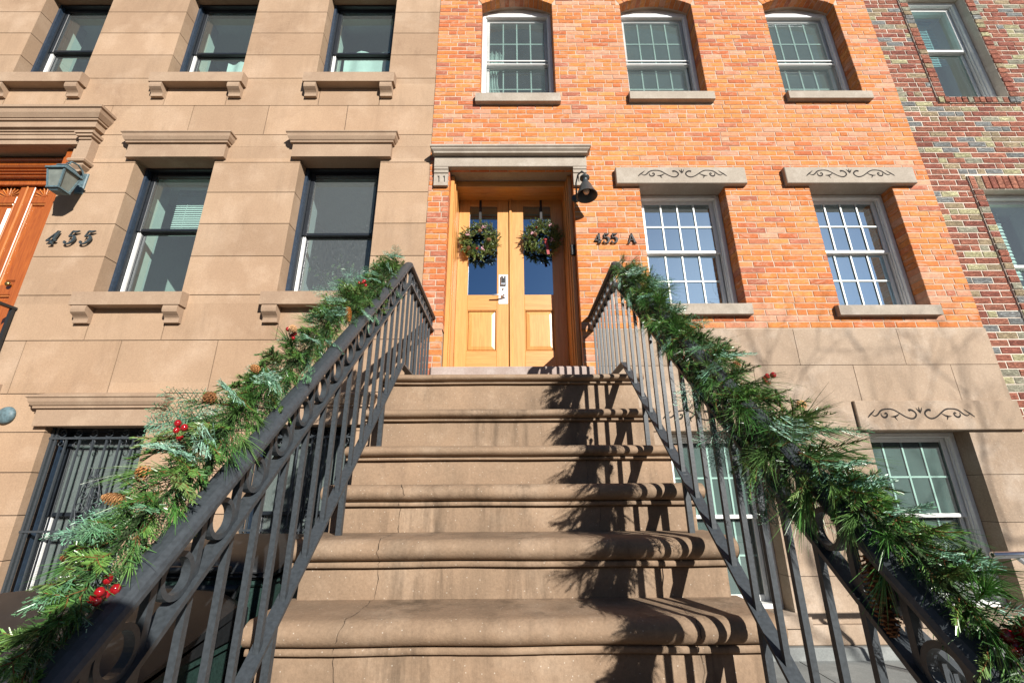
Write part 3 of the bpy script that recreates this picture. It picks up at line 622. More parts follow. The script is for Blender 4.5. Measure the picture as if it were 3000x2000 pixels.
k = MB(); k.box(-.086, -.042, YD - .034, YD - .0318, 2.215, 2.292); k.lathe([(0, -.001), (.011, -.001), (.011, 0)], (-.064, YD - .0345, 2.282), (0, 1, 0), 12, 1); k.build("keypad", [M['num'], M['steel']], dl)
k = MB(); k.lathe([(0, -.018), (.012, -.016), (.014, 0)], (-.064, YD - .006, 2.15), (0, 1, 0), 12); k.build("lock", M['steel'], dl)
k = MB(); k.lathe([(0, -.012), (.026, -.01), (.028, 0)], (-.064, YD - .006, 2.055), (0, 1, 0), 14); k.tube([(-.064, YD - .01, 2.055), (-.064, YD - .055, 2.055), (-.075, YD - .06, 2.055), (-.185, YD - .06, 2.052)], [.011, .011, .011, .009], 8); k.build("handle", M['steel'], dl)
t = MB(); t.bbox(-.75, .81, F - .03, F + .50, .79, 1.13, .012); t.build("threshold", M['sillgrey'], bh)

# ------------------------------------------------------------------ neighbour (right)
nh = thing("brick_house", "mottled rough brick row house in red, buff and grey at the right edge", "house", (6.5, F, GZ))
Y2 = F + .03; nops = [(5.29, 6.065, 4.49, 6.25), (5.27, 6.1, 1.40, 3.155)]
w = MB()
trims = [(5.178, 5.29, 4.396, 6.25), (5.29, 6.18, 4.396, 4.49), (6.065, 6.18, 4.49, 6.25), (5.16, 5.27, 1.40, 3.155), (5.16, 6.21, 3.155, 3.34), (6.1, 6.21, 1.4, 3.155)]
brickwork(w, HX1 + .006, 9.5, GZ, 8.6, Y2, .0755, .205, nops + trims, pal_neigh, jt=.0095, out=.002, jit=.002)
def row(x0, x1, z0, z1, n, vert):
    for i in range(n):
        if vert: a, b, c_, d_ = x0 + (x1 - x0) * i / n, x0 + (x1 - x0) * (i + 1) / n, z0, z1
        else: a, b, c_, d_ = x0, x1, z0 + (z1 - z0) * i / n, z0 + (z1 - z0) * (i + 1) / n
        w.bbox(a + .005, b - .005, Y2 - .022 + random.uniform(-.003, .003), Y2 + .10, c_ + .005, d_ - .005, .004, 0, pal_neigh(a, c_), .002)
row(5.178, 5.29, 4.49, 6.25, 23, False); row(5.178, 6.18, 4.396, 4.488, 14, True); row(6.065, 6.18, 4.49, 6.25, 23, False); row(5.16, 5.27, 1.4, 3.155, 23, False); row(6.1, 6.21, 1.4, 3.155, 23, False); row(5.16, 6.21, 3.157, 3.34, 14, True)
for q in trims: w.box(q[0], q[1], Y2 - .012, Y2 + .02, q[2], q[3], 1)
slab(w, HX1 + .012, 9.5, GZ, 8.6, Y2 + .006, Y2 + .3, [(o[0] - .004, o[1] + .004, o[2] - .004, o[3] + .004) for o in nops], 1)
w.build("wall", [M['brick2'], M['mortar2']], nh)
window(nh, 5.29, 6.065, 4.49, 6.25, Y2 + .09, 5.44, M['gteal'], 'white', 0); window(nh, 5.27, 6.1, 1.40, 3.155, Y2 + .09, 2.28, M['gteal'], 'white', 0)
# ------------------------------------------------------------------ stoop
SD, SH, SY, SZ = .2518, .228, 3.029, .7354
XL, XR = -.89, .925
stoop = thing("stoop", "worn brown sandstone stoop with rounded cracked treads leading up to the double door", "stoop", (0, 2.0, GZ))
def tz(k): return SZ - k * SH + {0: .042, 1: -.016, 2: -.035, 3: -.012}.get(k, 0)
def th(k): return {0: .62, 1: .68, 2: .70, 3: .9}.get(k, 1.0)
def tread_profile(k):
    zt, yr = tz(k), SY - k * SD; zb = tz(k + 1)
    yb = F - .005 if k == 0 else yr + SD + .03
    P = [(yb, zt), (yr + .12, zt - .001), (yr + .05, zt - .002), (yr + .02, zt - .004)]
    for i in range(13):
        a = math.radians(78 - i * 14.2); P.append((yr - .008 - .052 * math.cos(a), zt - .045 + .042 * math.sin(a)))
    P += [(yr - .006, zt - .089), (yr - .021, zt - .092), (yr - .023, zt - .098), (yr - .023, zt - .109), (yr - .019, zt - .112), (yr + .004, zt - .114)]
    q = th(k); P = [(y, zt - (zt - z) * q) for y, z in P]
    return P, [(yr + .004, zt - .112 * q), (yr, zt - .118 * q), (yr, zb - .004)], yb
def loft(mb, P, x0, x1, amp, n, seed, caps=True):
    vs = []; m_ = len(P)
    for i in range(n + 1):
        x = x0 + (x1 - x0) * i / n
        for j, (y, z) in enumerate(P):
            q = Vector((x * 3.1 + seed, y * 9, z * 9)); e = mn.noise(q) * amp + mn.noise(q * 6) * amp * .45
            vs.append((x, y + e * (0 if j == 0 else 1), z + (mn.noise(q + Vector((9, 4, 2))) * amp * .8 if 0 < j < m_ - 1 else 0)))
    fs = [(i * m_ + j, i * m_ + j + 1, (i + 1) * m_ + j + 1, (i + 1) * m_ + j) for i in range(n) for j in range(m_ - 1)]
    mb.add(vs, fs, 0, (1, 1, 1), True)
for k in range(9):
    P, R, yb = tread_profile(k); mb = MB()
    loft(mb, P, XL, XR, .0035, 70, k * 5.3)
    loft(mb, R, XL + .035, XR - .035, .002, 40, k * 3.7)
    for x in (XL, XR):       # end faces of the tread slab, and of the riser block
        L = P + [(yb, tz(k) - .114 * th(k))]; mb.add([(x, y, z) for y, z in L], [list(range(len(L)))])
    mb.box(XL + .035, XR - .035, SY - k * SD + .0035, F - .01 if k < 2 else SY - k * SD + .6, tz(k + 1) - .02, tz(k) - .113 * th(k), 0, (1, 1, 1), "xXzY")
    mb.build("step", M['step'], stoop)
def crack(pts_x, k0, k1, wd):
    """a fine crack running down over treads and risers; pts_x gives x at each profile stage"""
    mb = MB(); path = []
    for k in range(k0, k1 + 1):
        P, R, yb = tread_profile(k)
        for y, z in [(SY - k * SD + .22, tz(k))] + P[1:] + R: path.append((y, z))
    n = len(path); vs = []; x = pts_x[0]
    dens = []
    for i in range(n - 1):
        (y0, z0), (y1, z1) = path[i], path[i + 1]; L = math.hypot(y1 - y0, z1 - z0); q = max(1, int(L / .018))
        for j in range(q): t = j / q; dens.append((y0 + (y1 - y0) * t, z0 + (z1 - z0) * t))
    m_ = len(dens); drift = 0
    for i, (y, z) in enumerate(dens):
        t = i / m_; drift += random.uniform(-.0075, .0075); drift *= .96
        xx = pts_x[0] + (pts_x[1] - pts_x[0]) * t + drift; w_ = wd * random.uniform(.15, .9)
        yy, zz = y - .0035, z + .0028
        vs += [(xx - w_, yy, zz), (xx + w_, yy, zz)]
    mb.add(vs, [(2 * i, 2 * i + 1, 2 * i + 3, 2 * i + 2) for i in range(m_ - 1)]); mb.build("crack", M['crack'], stoop)
crack((-.50, -.66), 3, 7, .0016); crack((.60, .66), 4, 7, .002); crack((.40, .44), 2, 3, .001)

# ------------------------------------------------------------------ stair railings
YA = 3.01                      # the corner where the slope meets the level stretch
def zh(Y): return .906 * Y - 1.10 if Y < YA else .906 * YA - 1.10      # handrail centre
def zr(Y): return zh(Y) - .172                                          # lower bar of the ring band
def zp(Y): return .906 * Y - 1.872 if Y < YA else .906 * YA - 1.872     # bottom bar
Y0 = .62
def railing(X, label):
    o = thing("stair_railing", label, "railing", (X, YA, .8), "iron railings on the stoop")
    h = MB(); prof = [(-.034, -.008), (-.034, .002), (-.029, .012), (-.016, .019), (0, .021), (.016, .019), (.029, .012), (.034, .002), (.034, -.008), (.022, -.014), (-.022, -.014)]
    n = len(prof); vs = []
    for Y, sh in ((Y0, 1), (YA, .5), (F - .004, 0)):
        ex = math.sqrt(1 + .906 ** 2) if Y < YA else 1.0
        for a, b in prof: vs.append((X + a, Y, zh(Y) + .006 + b * (ex if Y < YA else 1.15)))
    h.add(vs, [(i * n + j, i * n + (j + 1) % n, (i + 1) * n + (j + 1) % n, (i + 1) * n + j) for i in range(2) for j in range(n)], 0, (1, 1, 1), False)
    h.add(vs[:n], [list(range(n))]); h.build("handrail", M['iron'], o)
    for fn, apx, zl in ((zr, YA + .048, zh(4) - .1285), (zp, YA, zp(4))):
        b = MB(); w_, t_ = .023, .007
        vs = []
        for Y, z in ((Y0, fn(Y0)), (apx, zl), (F - .004, zl)):
            ex = t_ * (1.3 if Y < YA else 1.0)
            vs += [(X - w_, Y, z - ex), (X + w_, Y, z - ex), (X + w_, Y, z + ex), (X - w_, Y, z + ex)]
        b.add(vs, [(i * 4 + j, i * 4 + (j + 1) % 4, i * 4 + 4 + (j + 1) % 4, i * 4 + 4 + j) for i in range(2) for j in range(4)] + [(0, 1, 2, 3)]); b.build("flat_bar", M['iron'], o)
    lo = zp(1.0) - zh(1.0)
    bm_ = MB(); bm_.box(-.009, .009, -.009, .009, lo, -.015); proto = None; rproto = None
    wl = MB(); 
    rg = MB(); Rr = .0455
    vs = []; q = 28
    for i in range(q):
        a = 2 * math.pi * i / q
        for rr, xx in ((Rr - .0065, -.011), (Rr + .0065, -.011), (Rr + .0065, .011), (Rr - .0065, .011)): vs.append((xx, rr * math.cos(a), rr * math.sin(a)))
    rg.add(vs, [(i * 4 + j, i * 4 + (j + 1) % 4, ((i + 1) % q) * 4 + (j + 1) % 4, ((i + 1) % q) * 4 + j) for i in range(q) for j in range(4)])
    ys = []; Y = 3.005 - (.055 if X < 0 else .09)
    while Y > Y0 + .05: ys.append(Y); Y -= SD / 2
    lev = [YA + .07 + i * .126 for i in range(9)]
    for Y in ys + [y for y in lev if y < F - .03]:
        z = zh(Y)
        if proto is None: proto = bm_.build("baluster", M['iron'], o); bl = proto
        else: bl = dup(proto, o)
        bl.location = (X, Y, z); bl.matrix_parent_inverse = Matrix.Translation(-Vector(o.location))
        wl.box(X - .013, X + .013, Y - .013, Y + .013, zp(Y) - .002, zp(Y) + .011)
        for dy in ((.063,) if Y < YA else (.063,)):
            yc = Y + dy
            if yc > F - .05 or (YA - .05 < yc < YA + .05): continue
            if rproto is None: rproto = rg.build("ring", M['iron'], o); r = rproto
            else: r = dup(rproto, o)
            r.location = (X, yc, (zh(yc) - .022 + zr(yc) + .008) / 2 if yc < YA else zh(4) - .068); r.matrix_parent_inverse = Matrix.Translation(-Vector(o.location))
            if Y < YA: r.rotation_euler = (0, 0, 0)
    ft = MB()
    for k in (2, 4, 6): 
        Y = SY - k * SD + .07; Yq = SY - (k - .5) * SD
        MB().box(X - .012, X + .012, Yq - .012, Yq + .012, tz(k) - .01, zp(Yq)).build("foot", M['iron'], o)
    ft.box(X - .03, X + .03, Y0 - .03, Y0 + .03, GZ, zh(Y0) + .05); ft.lathe([(.0, .14), (.03, .125), (.045, .09), (.03, .055), (.02, .045), (.035, .03), (.04, .02), (.04, 0)], (X, Y0, zh(Y0) + .05), (0, 0, 1), 14)
    ft.build("post", M['iron'], o)
    return o
XRL, XRR = -.76, .81
railing(XRL, "black iron stair railing with ring band on the side of the tan brownstone house")
railing(XRR, "black iron stair railing with ring band below the carved lintels, mostly hidden by a garland")

# ------------------------------------------------------------------ conifer greenery
class NB:
    def __init__(s): s.v = []; s.c = []; s.f = []; s.n = 0
    def blades(s, b, d, L, w, col, droop=0.0, seg=1):
        n = len(b); rnd = np.random.normal(size=(n, 3)); side = np.cross(d, rnd); side /= np.linalg.norm(side, axis=1)[:, None] + 1e-9
        L = np.broadcast_to(L, (n,))[:, None]; w = np.broadcast_to(w, (n,))[:, None]
        pts = [b]
        for k in range(1, seg + 1):
            t = k / seg; pts.append(b + d * L * t + np.array([0, 0, -1.0]) * droop * L * t * t)
        ws = [1.0, .9, .3] if seg == 2 else [.8, .35]
        for k, p_ in enumerate(pts):
            s.v += [p_ - side * w * .5 * ws[k], p_ + side * w * .5 * ws[k]]; s.c += [col, col]
        base = s.n
        for k in range(seg):
            a0 = base + 2 * k * n; idx = np.arange(n)
            s.f.append(np.stack([a0 + idx, a0 + n + idx, a0 + 3 * n + idx, a0 + 2 * n + idx], 1))
        s.n += 2 * (seg + 1) * n
    def build(s, name, mt, parent):
        v = np.concatenate(s.v).astype(np.float32); c = np.concatenate(s.c).astype(np.float32); f = np.concatenate(s.f).astype(np.int32)
        me = bpy.data.meshes.new(name); me.vertices.add(len(v)); me.vertices.foreach_set("co", v.ravel())
        me.loops.add(f.size); me.loops.foreach_set("vertex_index", f.ravel()); me.polygons.add(len(f))
        me.polygons.foreach_set("loop_start", np.arange(len(f), dtype=np.int32) * 4); me.polygons.foreach_set("loop_total", np.full(len(f), 4, np.int32))
        a = me.color_attributes.new("Col", 'FLOAT_COLOR', 'POINT'); cc = np.ones((len(v), 4), np.float32); cc[:, :3] = c; a.data.foreach_set("color", cc.ravel())
        me.materials.append(mt); me.update(); me.validate(); return place(bpy.data.objects.new(name, me), parent)
def unit(v): v = np.asarray(v, float); return v / (np.linalg.norm(v) + 1e-9)
def frame(d):
    d = unit(d); u = np.cross(d, [.1, .2, 1.0]); u = unit(u); return d, u, np.cross(d, u)
def cvar(n, c, k=.28): 
    c = np.array(c)[None, :] * (1 + np.random.uniform(-k, k, (n, 1))); return np.clip(c * (1 + np.random.uniform(-.08, .08, (n, 3))), 0, 1)
def fir(nb, st, p, d, L, n=64, col=(.07, .145, .035), nl=.022, w=.0028, face=None, thick=True):
    """one flat twig of short needles; face is the direction its upper side looks to"""
    d = unit(d); f = unit(face if face is not None else [.1, -.2, 1.0]); u = unit(np.cross(d, f)); v = np.cross(u, d)
    t = np.sort(np.random.uniform(0.02, 1, n)); bend = np.random.uniform(-.22, .22, 2) + np.array([0, -.08])
    ctr = p + d * (t * L)[:, None] + (u * bend[0] + v * bend[1]) * (t * t * L)[:, None]
    a = np.where(np.random.rand(n) < .5, 0, math.pi) + np.random.normal(0, .5, n)
    rad = u[None] * np.cos(a)[:, None] + v[None] * (np.abs(np.sin(a)) * .9 - .1)[:, None]; ang = np.random.uniform(.8, 1.1, n) - t * .45
    dd = d[None] * np.cos(ang)[:, None] + rad * np.sin(ang)[:, None]; dd /= np.linalg.norm(dd, axis=1)[:, None]
    nb.blades(ctr, dd, nl * np.random.uniform(.8, 1.15, n) * (1 - .4 * t ** 3), w, cvar(n, col, .2), .1)
    st.tube([tuple(p + d * q * L + (u * bend[0] + v * bend[1]) * q * q * L) for q in (0, .5, 1)], [.0016, .0013, .0006], 4, 0, (.17, .075, .028))
    return u
def branch(nb, st, p, d, L, col, face):
    u = fir(nb, st, p, d, L, int(30 + 420 * L), col, random.uniform(.019, .025), .003, face)
    for q in (.28, .52):
        for sg in (-1, 1):
            if random.random() < .75: fir(nb, st, p + unit(d) * L * q, unit(unit(d) * .75 + u * sg * .65), L * random.uniform(.35, .55), int(18 + 260 * L), col, .018, .003, face)
def pine(nb, st, p, d, L, n=60, col=(.05, .125, .035), w=.0015):
    d, u, v = frame(d); t = np.random.uniform(0, .55, n); a = np.random.uniform(0, 2 * math.pi, n)
    rad = u[None] * np.cos(a)[:, None] + v[None] * np.sin(a)[:, None]; ang = np.abs(np.random.normal(.34, .2, n))
    dd = d[None] * np.cos(ang)[:, None] + rad * np.sin(ang)[:, None]
    nb.blades(p + d * (t * L)[:, None], dd, L * np.random.uniform(.5, .85, n), w, cvar(n, col, .35), np.random.uniform(.02, .22), 2)
    st.tube([tuple(p), tuple(p + d * L * .55)], [.0016, .0008], 4, 0, (.12, .06, .025))
def cedar(nb, p, d, nrm, L, col=(.17, .29, .21)):
    d = unit(d); nrm = unit(np.asarray(nrm) - d * np.dot(nrm, d)); u = np.cross(d, nrm); B = []; D = []; LL = []; Wd = []
    k = 13
    for i in range(k):
        t = (i + 1) / (k + 1); b0 = p + d * t * L; bl = L * .42 * (1 - t) ** .7 + .012
        for sg in (-1, 1):
            q = unit(d * .85 + u * sg * .75 + nrm * np.random.normal(0, .16)); B.append(b0); D.append(q); LL.append(bl); Wd.append(.0028)
            m_ = max(2, int(bl / .0075))
            for j in range(m_):
                s_ = (j + .6) / m_; sg2 = 1 if j % 2 else -1
                q2 = unit(q * .75 + np.cross(q, nrm) * sg2 * .65 + nrm * np.random.normal(0, .2)); B.append(b0 + q * bl * s_); D.append(q2); LL.append(.006 + .012 * (1 - s_) * bl / .05); Wd.append(.0027)
    B.append(p); D.append(d); LL.append(L); Wd.append(.003)
    n = len(B); nb.blades(np.array(B), np.array(D), np.array(LL), np.array(Wd), cvar(n, col, .22), .05)
def pine_cone(parent, p, ax, L, R, col=(.26, .115, .035), name="pine_cone"):
    mb = MB(); d, u, v = frame(ax); p = np.asarray(p, float); n = int(46 * max(1, L / R / 2.4))
    mb.lathe([(0, 0), (R * .55, L * .1), (R * .7, L * .45), (R * .45, L * .8), (0, L * .98)], tuple(p), tuple(d), 8, 0, tuple(c * .45 for c in col))
    for i in range(n):
        t = (i + .5) / n; a = i * 2.39996; r = R * (.62 + .5 * math.sin(math.pi * min(1, t * .85 + .18)) ) * (1.05 if t < .8 else 1.05 - (t - .8) * 3)
        rad = u * math.cos(a) + v * math.sin(a); tn = np.cross(d, rad); c = p + d * (t * L * .94); e = c + rad * r + d * (L * .045); w_ = R * .30
        k = random.uniform(.75, 1.3); cc = tuple(x * k for x in col)
        q = [c + rad * r * .3 - tn * w_ * .6, c + rad * r * .3 + tn * w_ * .6, e + tn * w_, e - tn * w_, e + rad * R * .05 - d * R * .16 + tn * w_ * .6, e + rad * R * .05 - d * R * .16 - tn * w_ * .6]
        mb.add([tuple(x) for x in q], [(0, 1, 2, 3), (3, 2, 4, 5)], 0, cc)
    return mb.build(name, M['cone'], parent)
def berries(parent, p, n, r, spread):
    mb = MB(); p = np.asarray(p, float)
    for i in range(n):
        c = p + np.clip(np.random.normal(0, spread * .75, 3), -spread * 1.3, spread * 1.3); mb.ball(tuple(c), r * random.uniform(.82, 1.15), 0, (1, 1, 1), 10, (1, 1, 1.08)); mb.tube([tuple(c), tuple(p + np.array([0, .01, -.02]))], .0009, 4, 1, (.10, .05, .02))
    return mb.build("berry_cluster", [M['berry'], M['cone']], parent)

def garland(label, X, off, rad, Ya, Yb, seed, counts, hang):
    np.random.seed(seed); random.seed(seed)
    g = thing("garland", label, "garland", (X, (Ya + Yb) / 2, zh((Ya + Yb) / 2)), "christmas garlands on the stair rails")
    fb, pb, cb, st = NB(), NB(), NB(), MB(); tang = unit([0, -1, -.906])
    def ctr(Y):
        dx, dz = off(Y); return np.array([X + dx, Y, zh(min(Y, YA)) + dz])
    # wire core
    st.tube([tuple(ctr(Ya + (Yb - Ya) * k / 30) + np.random.normal(0, .008, 3)) for k in range(31)], .006, 6, 0, (.03, .05, .02))
    out = np.array([1.0 if X > 0 else -1.0, 0, 0])
    for kind, n in counts:
        for i in range(n):
            Y = Ya + (Yb - Ya) * (i + random.random()) / n; c = ctr(Y); R = rad(Y)
            a = random.uniform(0, 2 * math.pi); _, u, v = frame(tang); rv = u * math.cos(a) + v * math.sin(a)
            if kind == 'pine' or random.random() < .7:
                rv = unit(rv + out * .25 + np.array([0, -.25, .15]) + np.array([0, 0, -hang]))
            d = unit(rv * random.uniform(.35, .85) + tang * random.uniform(.4, 1.1) + np.random.normal(0, .14, 3)); p = c + rv * R * random.uniform(.05, .40)
            if kind == 'fir':
                col = random.choice([(.10, .22, .05), (.13, .26, .06), (.075, .18, .04), (.16, .26, .08), (.07, .165, .055)])
                branch(fb, st, p, d, R * random.uniform(.65, 1.0), col, rv)
            elif kind == 'pine': pine(pb, st, p, d, R * random.uniform(.75, 1.2), random.randint(50, 85), random.choice([(.06, .18, .035), (.08, .22, .045), (.05, .14, .035), (.10, .20, .055)]))
            else: cedar(cb, p + rv * R * .2, d, unit(rv + np.random.normal(0, .3, 3)), R * random.uniform(.85, 1.3), random.choice([(.20, .38, .28), (.15, .31, .21), (.25, .43, .33), (.11, .24, .13)]))
    n = 9000; yy = np.random.uniform(Ya, Yb, n); cc = np.array([ctr(y) for y in yy]); th_ = np.random.uniform(0, 2 * math.pi, n); _, u, v = frame(tang)
    rd = u[None] * np.cos(th_)[:, None] + v[None] * np.sin(th_)[:, None]; rr = np.array([rad(y) for y in yy]); dd = rd * .7 + tang[None] * np.random.uniform(-.2, 1.0, (n, 1)); dd /= np.linalg.norm(dd, axis=1)[:, None]
    fb.blades(cc + rd * (rr * np.random.uniform(0, .45, n))[:, None], dd, np.random.uniform(.02, .04, n), .003, cvar(n, (.05, .12, .035), .4), .1)
    fo = fb.build("foliage", M['needle'], g); fo["label"] = "short flat fir needles"
    po = pb.build("foliage", M['needle'], g); po["label"] = "long soft pine needles"
    co = cb.build("foliage", M['needle'], g); co["label"] = "feathery blue green cedar sprays"
    st.build("twig", M['cone'], g); return g
gl = garland("green christmas garland with red berries along the railing nearest the house number 455", XRL, lambda Y: (-.085 - .01 * math.sin(Y * 5) + max(0, 1.25 - Y) * .08, .07 + .015 * math.sin(Y * 7) - (.05 if Y > 2.4 else 0) - max(0, 1.25 - Y) * .06), lambda Y: .122 + .015 * math.sin(Y * 6) - max(0, 1.3 - Y) * .12, .86, 3.03, 11,
             (('fir', 250), ('pine', 55), ('cedar', 75)), .0)
for p, ax, L, R, c in (((-.80, 2.04, .87), (.25, -.15, -1), .10, .017, (.42, .17, .04)), ((-.855, 1.10, .04), (-.5, -.5, .6), .035, .019, (.42, .19, .06)), ((-.855, 1.05, -.015), (-1, -.2, .25), .055, .015, (.46, .24, .10)), ((-.86, 1.28, .26), (-.3, -1, .2), .035, .019, (.20, .09, .035)),
                       ((-.845, 1.45, .39), (-.3, -1, .4), .035, .015, (.40, .19, .07)), ((-.84, 1.63, .60), (.2, -1, .3), .035, .016, (.44, .26, .13)), ((-.81, 2.60, 1.17), (.3, -1, .0), .05, .03, (.24, .11, .05)), ((-.83, 2.82, 1.38), (.2, -1, .2), .05, .028, (.46, .19, .07)),
                       ((-.83, 3.0, 1.48), (.1, -1, .3), .05, .028, (.46, .20, .08)), ((-.88, 1.005, -.12), (-1, -.4, 0), .035, .014, (.22, .07, .03))): pine_cone(gl, p, ax, L * .85, R * .78, c)
for p, n, r, s in (((-.84, 2.32, 1.13), 7, .0095, .019), ((-.80, 3.03, 1.50), 4, .0095, .02), ((-.85, 1.64, .59), 4, .0085, .012), ((-.865, 1.18, .155), 4, .0085, .015), ((-.775, .965, -.172), 8, .0085, .0135)): berries(gl, p, n, r, s)
gr_ = garland("thick green christmas garland with a hanging pine cone on the railing below the carved lintels", XRR, lambda Y: (-.01 + .055 * max(0, min(1, (1.3 - Y) / .25)) + .012 * math.sin(Y * 5), .02 - .05 * max(0, 1 - abs(Y - 1.6) / .4) + .03 * max(0, min(1, (1.3 - Y) / .25)) + .015 * math.sin(Y * 8)), lambda Y: .142 + .018 * math.sin(Y * 5 + 1) + .022 * max(0, 1 - abs(Y - 1.65) / .5) - .035 * max(0, min(1, (1.3 - Y) / .2)) - .03 * max(0, Y - 2.2), .62, 2.86, 23,
             (('fir', 260), ('pine', 130), ('cedar', 45)), -.03)
for p, ax, L, R, c in (((.94, 1.80, .53), (.3, -.6, .8), .04, .022, (.20, .09, .035)), ((.95, 1.81, .495), (.4, -.6, .3), .035, .02, (.24, .11, .045)), ((.93, 1.84, .465), (.2, -1, .1), .035, .02, (.46, .27, .14)), ((.92, 2.03, .60), (.2, -1, .1), .045, .024, (.16, .08, .04)),
                       ((.96, 1.47, .265), (.5, -.8, .1), .035, .019, (.48, .28, .13)), 
                       ((.795, 1.075, -.13), (.03, -.02, -1), .165, .024, (.17, .07, .025))): pine_cone(gr_, p, ax, L * (1 if L > .1 else .85), R * (1 if L > .1 else .78), c)
for p, n, r, s in (((.86, 2.28, .85), 6, .0095, .03), ((.85, 2.15, .62), 5, .0105, .024), ((.93, 1.55, .375), 6, .0095, .014), ((.845, .845, -.235), 10, .0105, .019), ((.90, .82, -.255), 4, .0095, .018)): berries(gr_, p, n, r, s)

# ------------------------------------------------------------------ wreaths
def wreath(cx, cz, R, label, seed, deco, ribbon):
    np.random.seed(seed); random.seed(seed); yb = YD - .055
    w = thing("wreath", label, "wreath", (cx, yb, cz), "christmas wreaths on the double door"); fb, st = NB(), MB()
    for ring, n in ((R * .40, 80), (R * .56, 120), (R * .72, 150), (R * .85, 110)):
        for i in range(n):
            a = 2 * math.pi * (i + random.random()) / n; rv = np.array([math.cos(a), 0, math.sin(a)]); tn = np.array([-math.sin(a), 0, math.cos(a)])
            p = np.array([cx, yb, cz]) + rv * ring + np.array([0, random.uniform(-.03, .02), 0])
            d = unit(tn * random.uniform(-.2, 1) + rv * random.uniform(-.6, .8) + np.array([0, -random.uniform(.1, .7), 0]))
            col = random.choice([(.16, .24, .06), (.22, .30, .09), (.12, .20, .05), (.27, .30, .11)])
            fir(fb, st, p, d, random.uniform(.045, .075), 40, col, .018, .0055)
    fb.build("foliage", M['needle'], w); st.tube([(cx + R * .66 * math.cos(k * math.pi / 12), yb + .01, cz + R * .66 * math.sin(k * math.pi / 12)) for k in range(24)], .012, 6, 0, (.06, .05, .03), closed=True); st.build("twig", M['cone'], w)
    for kind, dx, dz in deco:
        p = (cx + dx, yb - .06, cz + dz)
        if kind == 'c': pine_cone(w, p, (random.uniform(-1, 1), -.5, random.uniform(-.6, .6)), .05, .018, (.25, .13, .07))
        elif kind == 'b': berries(w, p, 4, .008, .012)
        else:
            f = MB()
            for _ in range(9): f.ball((p[0] + random.gauss(0, .012), p[1] + random.uniform(-.01, .005), p[2] + random.gauss(0, .012)), .007, 0, (1, 1, 1), 6)
            f.build("flower", M['flower'], w)
    if ribbon:
        r = MB(); r.tube([(cx + .03, yb - .06, cz - .06), (cx + .045, yb - .075, cz - .14), (cx + .06, yb - .07, cz - .25)], 0, flat=((0, 1, 0), .03, .003)); r.ball((cx + .03, yb - .065, cz - .06), .018, 0, (1, 1, 1), 8, (1.3, .7, .8)); r.build("ribbon", M['ribbon'], w)
    h = MB(); h.box(cx - .014, cx + .014, YD - .004, YD - .001, cz + R * .55, 3.328); h.tube([(cx, YD - .004, 3.06), (cx, YD - .03, 3.05), (cx, YD - .03, cz + R * .6)], .003, 5, 0); h.build("hanger", M['strap'], w)
wreath(-.338, 2.735, .245, "round fir wreath with dried flowers and cones on the door leaf with the lock plate", 5, [('f', -.13, .05), ('f', .05, .15), ('f', .04, -.14), ('c', .0, .09), ('c', .1, -.02), ('c', -.11, -.12), ('b', -.02, -.14)], False)
wreath(.385, 2.77, .24, "fir wreath with a hanging red ribbon on the door leaf without a handle", 9, [('f', -.12, .03), ('f', .09, .13), ('f', .11, -.06), ('c', -.09, -.01), ('b', -.07, .10)], True)

# ------------------------------------------------------------------ lamps, numbers, bell
lt = thing("wall_lantern", "pale blue green metal lantern with frosted panes above the numerals 455", "lantern", (-4.68, F, 3.26))
a = MB(); a.bbox(-4.735, -4.645, F - .02, F, 3.10, 3.36, .008)
a.tube([(-4.67, F - .02, 3.29), (-4.67, F - .06, 3.355), (-4.67, F - .12, 3.385), (-4.67, F - .19, 3.365), (-4.67, F - .215, 3.325)], .009, 8); a.tube([(-4.67 + .026 * math.cos(k * .6), F - .215, 3.315 + .026 * math.sin(k * .6)) for k in range(10)], .005, 6)
a.build("arm", M['verdi'], lt)
cx, cy = -4.67, F - .215
c = MB(); q = []
tw, bw, zt_, zb_ = .088, .056, 3.20, 2.985
for sx, sy in ((-1, -1), (1, -1), (1, 1), (-1, 1)): c.tube([(cx + sx * tw, cy + sy * tw, zt_), (cx + sx * bw, cy + sy * bw, zb_)], 0, flat=((1, 0, 0), .014, .014))
for s_, z in ((tw + .012, zt_), (bw + .006, zb_)):
    for A, B in (((-1, -1), (1, -1)), ((1, -1), (1, 1)), ((1, 1), (-1, 1)), ((-1, 1), (-1, -1))): c.tube([(cx + A[0] * s_, cy + A[1] * s_, z), (cx + B[0] * s_, cy + B[1] * s_, z)], 0, flat=((0, 0, 1), .016, .016))
def frust(mb, s0, z0, s1, z1, mi=0):
    v = [(cx + a_ * s0, cy + b_ * s0, z0) for a_, b_ in ((-1, -1), (1, -1), (1, 1), (-1, 1))] + [(cx + a_ * s1, cy + b_ * s1, z1) for a_, b_ in ((-1, -1), (1, -1), (1, 1), (-1, 1))]
    mb.add(v, [(i, (i + 1) % 4, 4 + (i + 1) % 4, 4 + i) for i in range(4)] + [(7, 6, 5, 4), (0, 1, 2, 3)], mi)
frust(c, tw + .012, zt_ + .01, .05, zt_ + .065); frust(c, .058, zt_ + .065, .052, zt_ + .078); frust(c, .042, zt_ + .078, .012, zt_ + .11); frust(c, bw, zb_ - .012, bw * .7, zb_ - .03)
c.build("cage", M['verdi'], lt)
g = MB(); frust(g, bw - .002, zb_ + .004, tw - .002, zt_ - .004); g.build("pane", M['lampglass'], lt)
wl = thing("wall_lamp", "charcoal cone shaped wall lamp with a bare bulb beside the double door", "lamp", (.74, F, 3.1))
a = MB(); a.lathe([(0, -.02), (.045, -.018), (.05, 0)], (.735, F, 3.03), (0, 1, 0), 14)
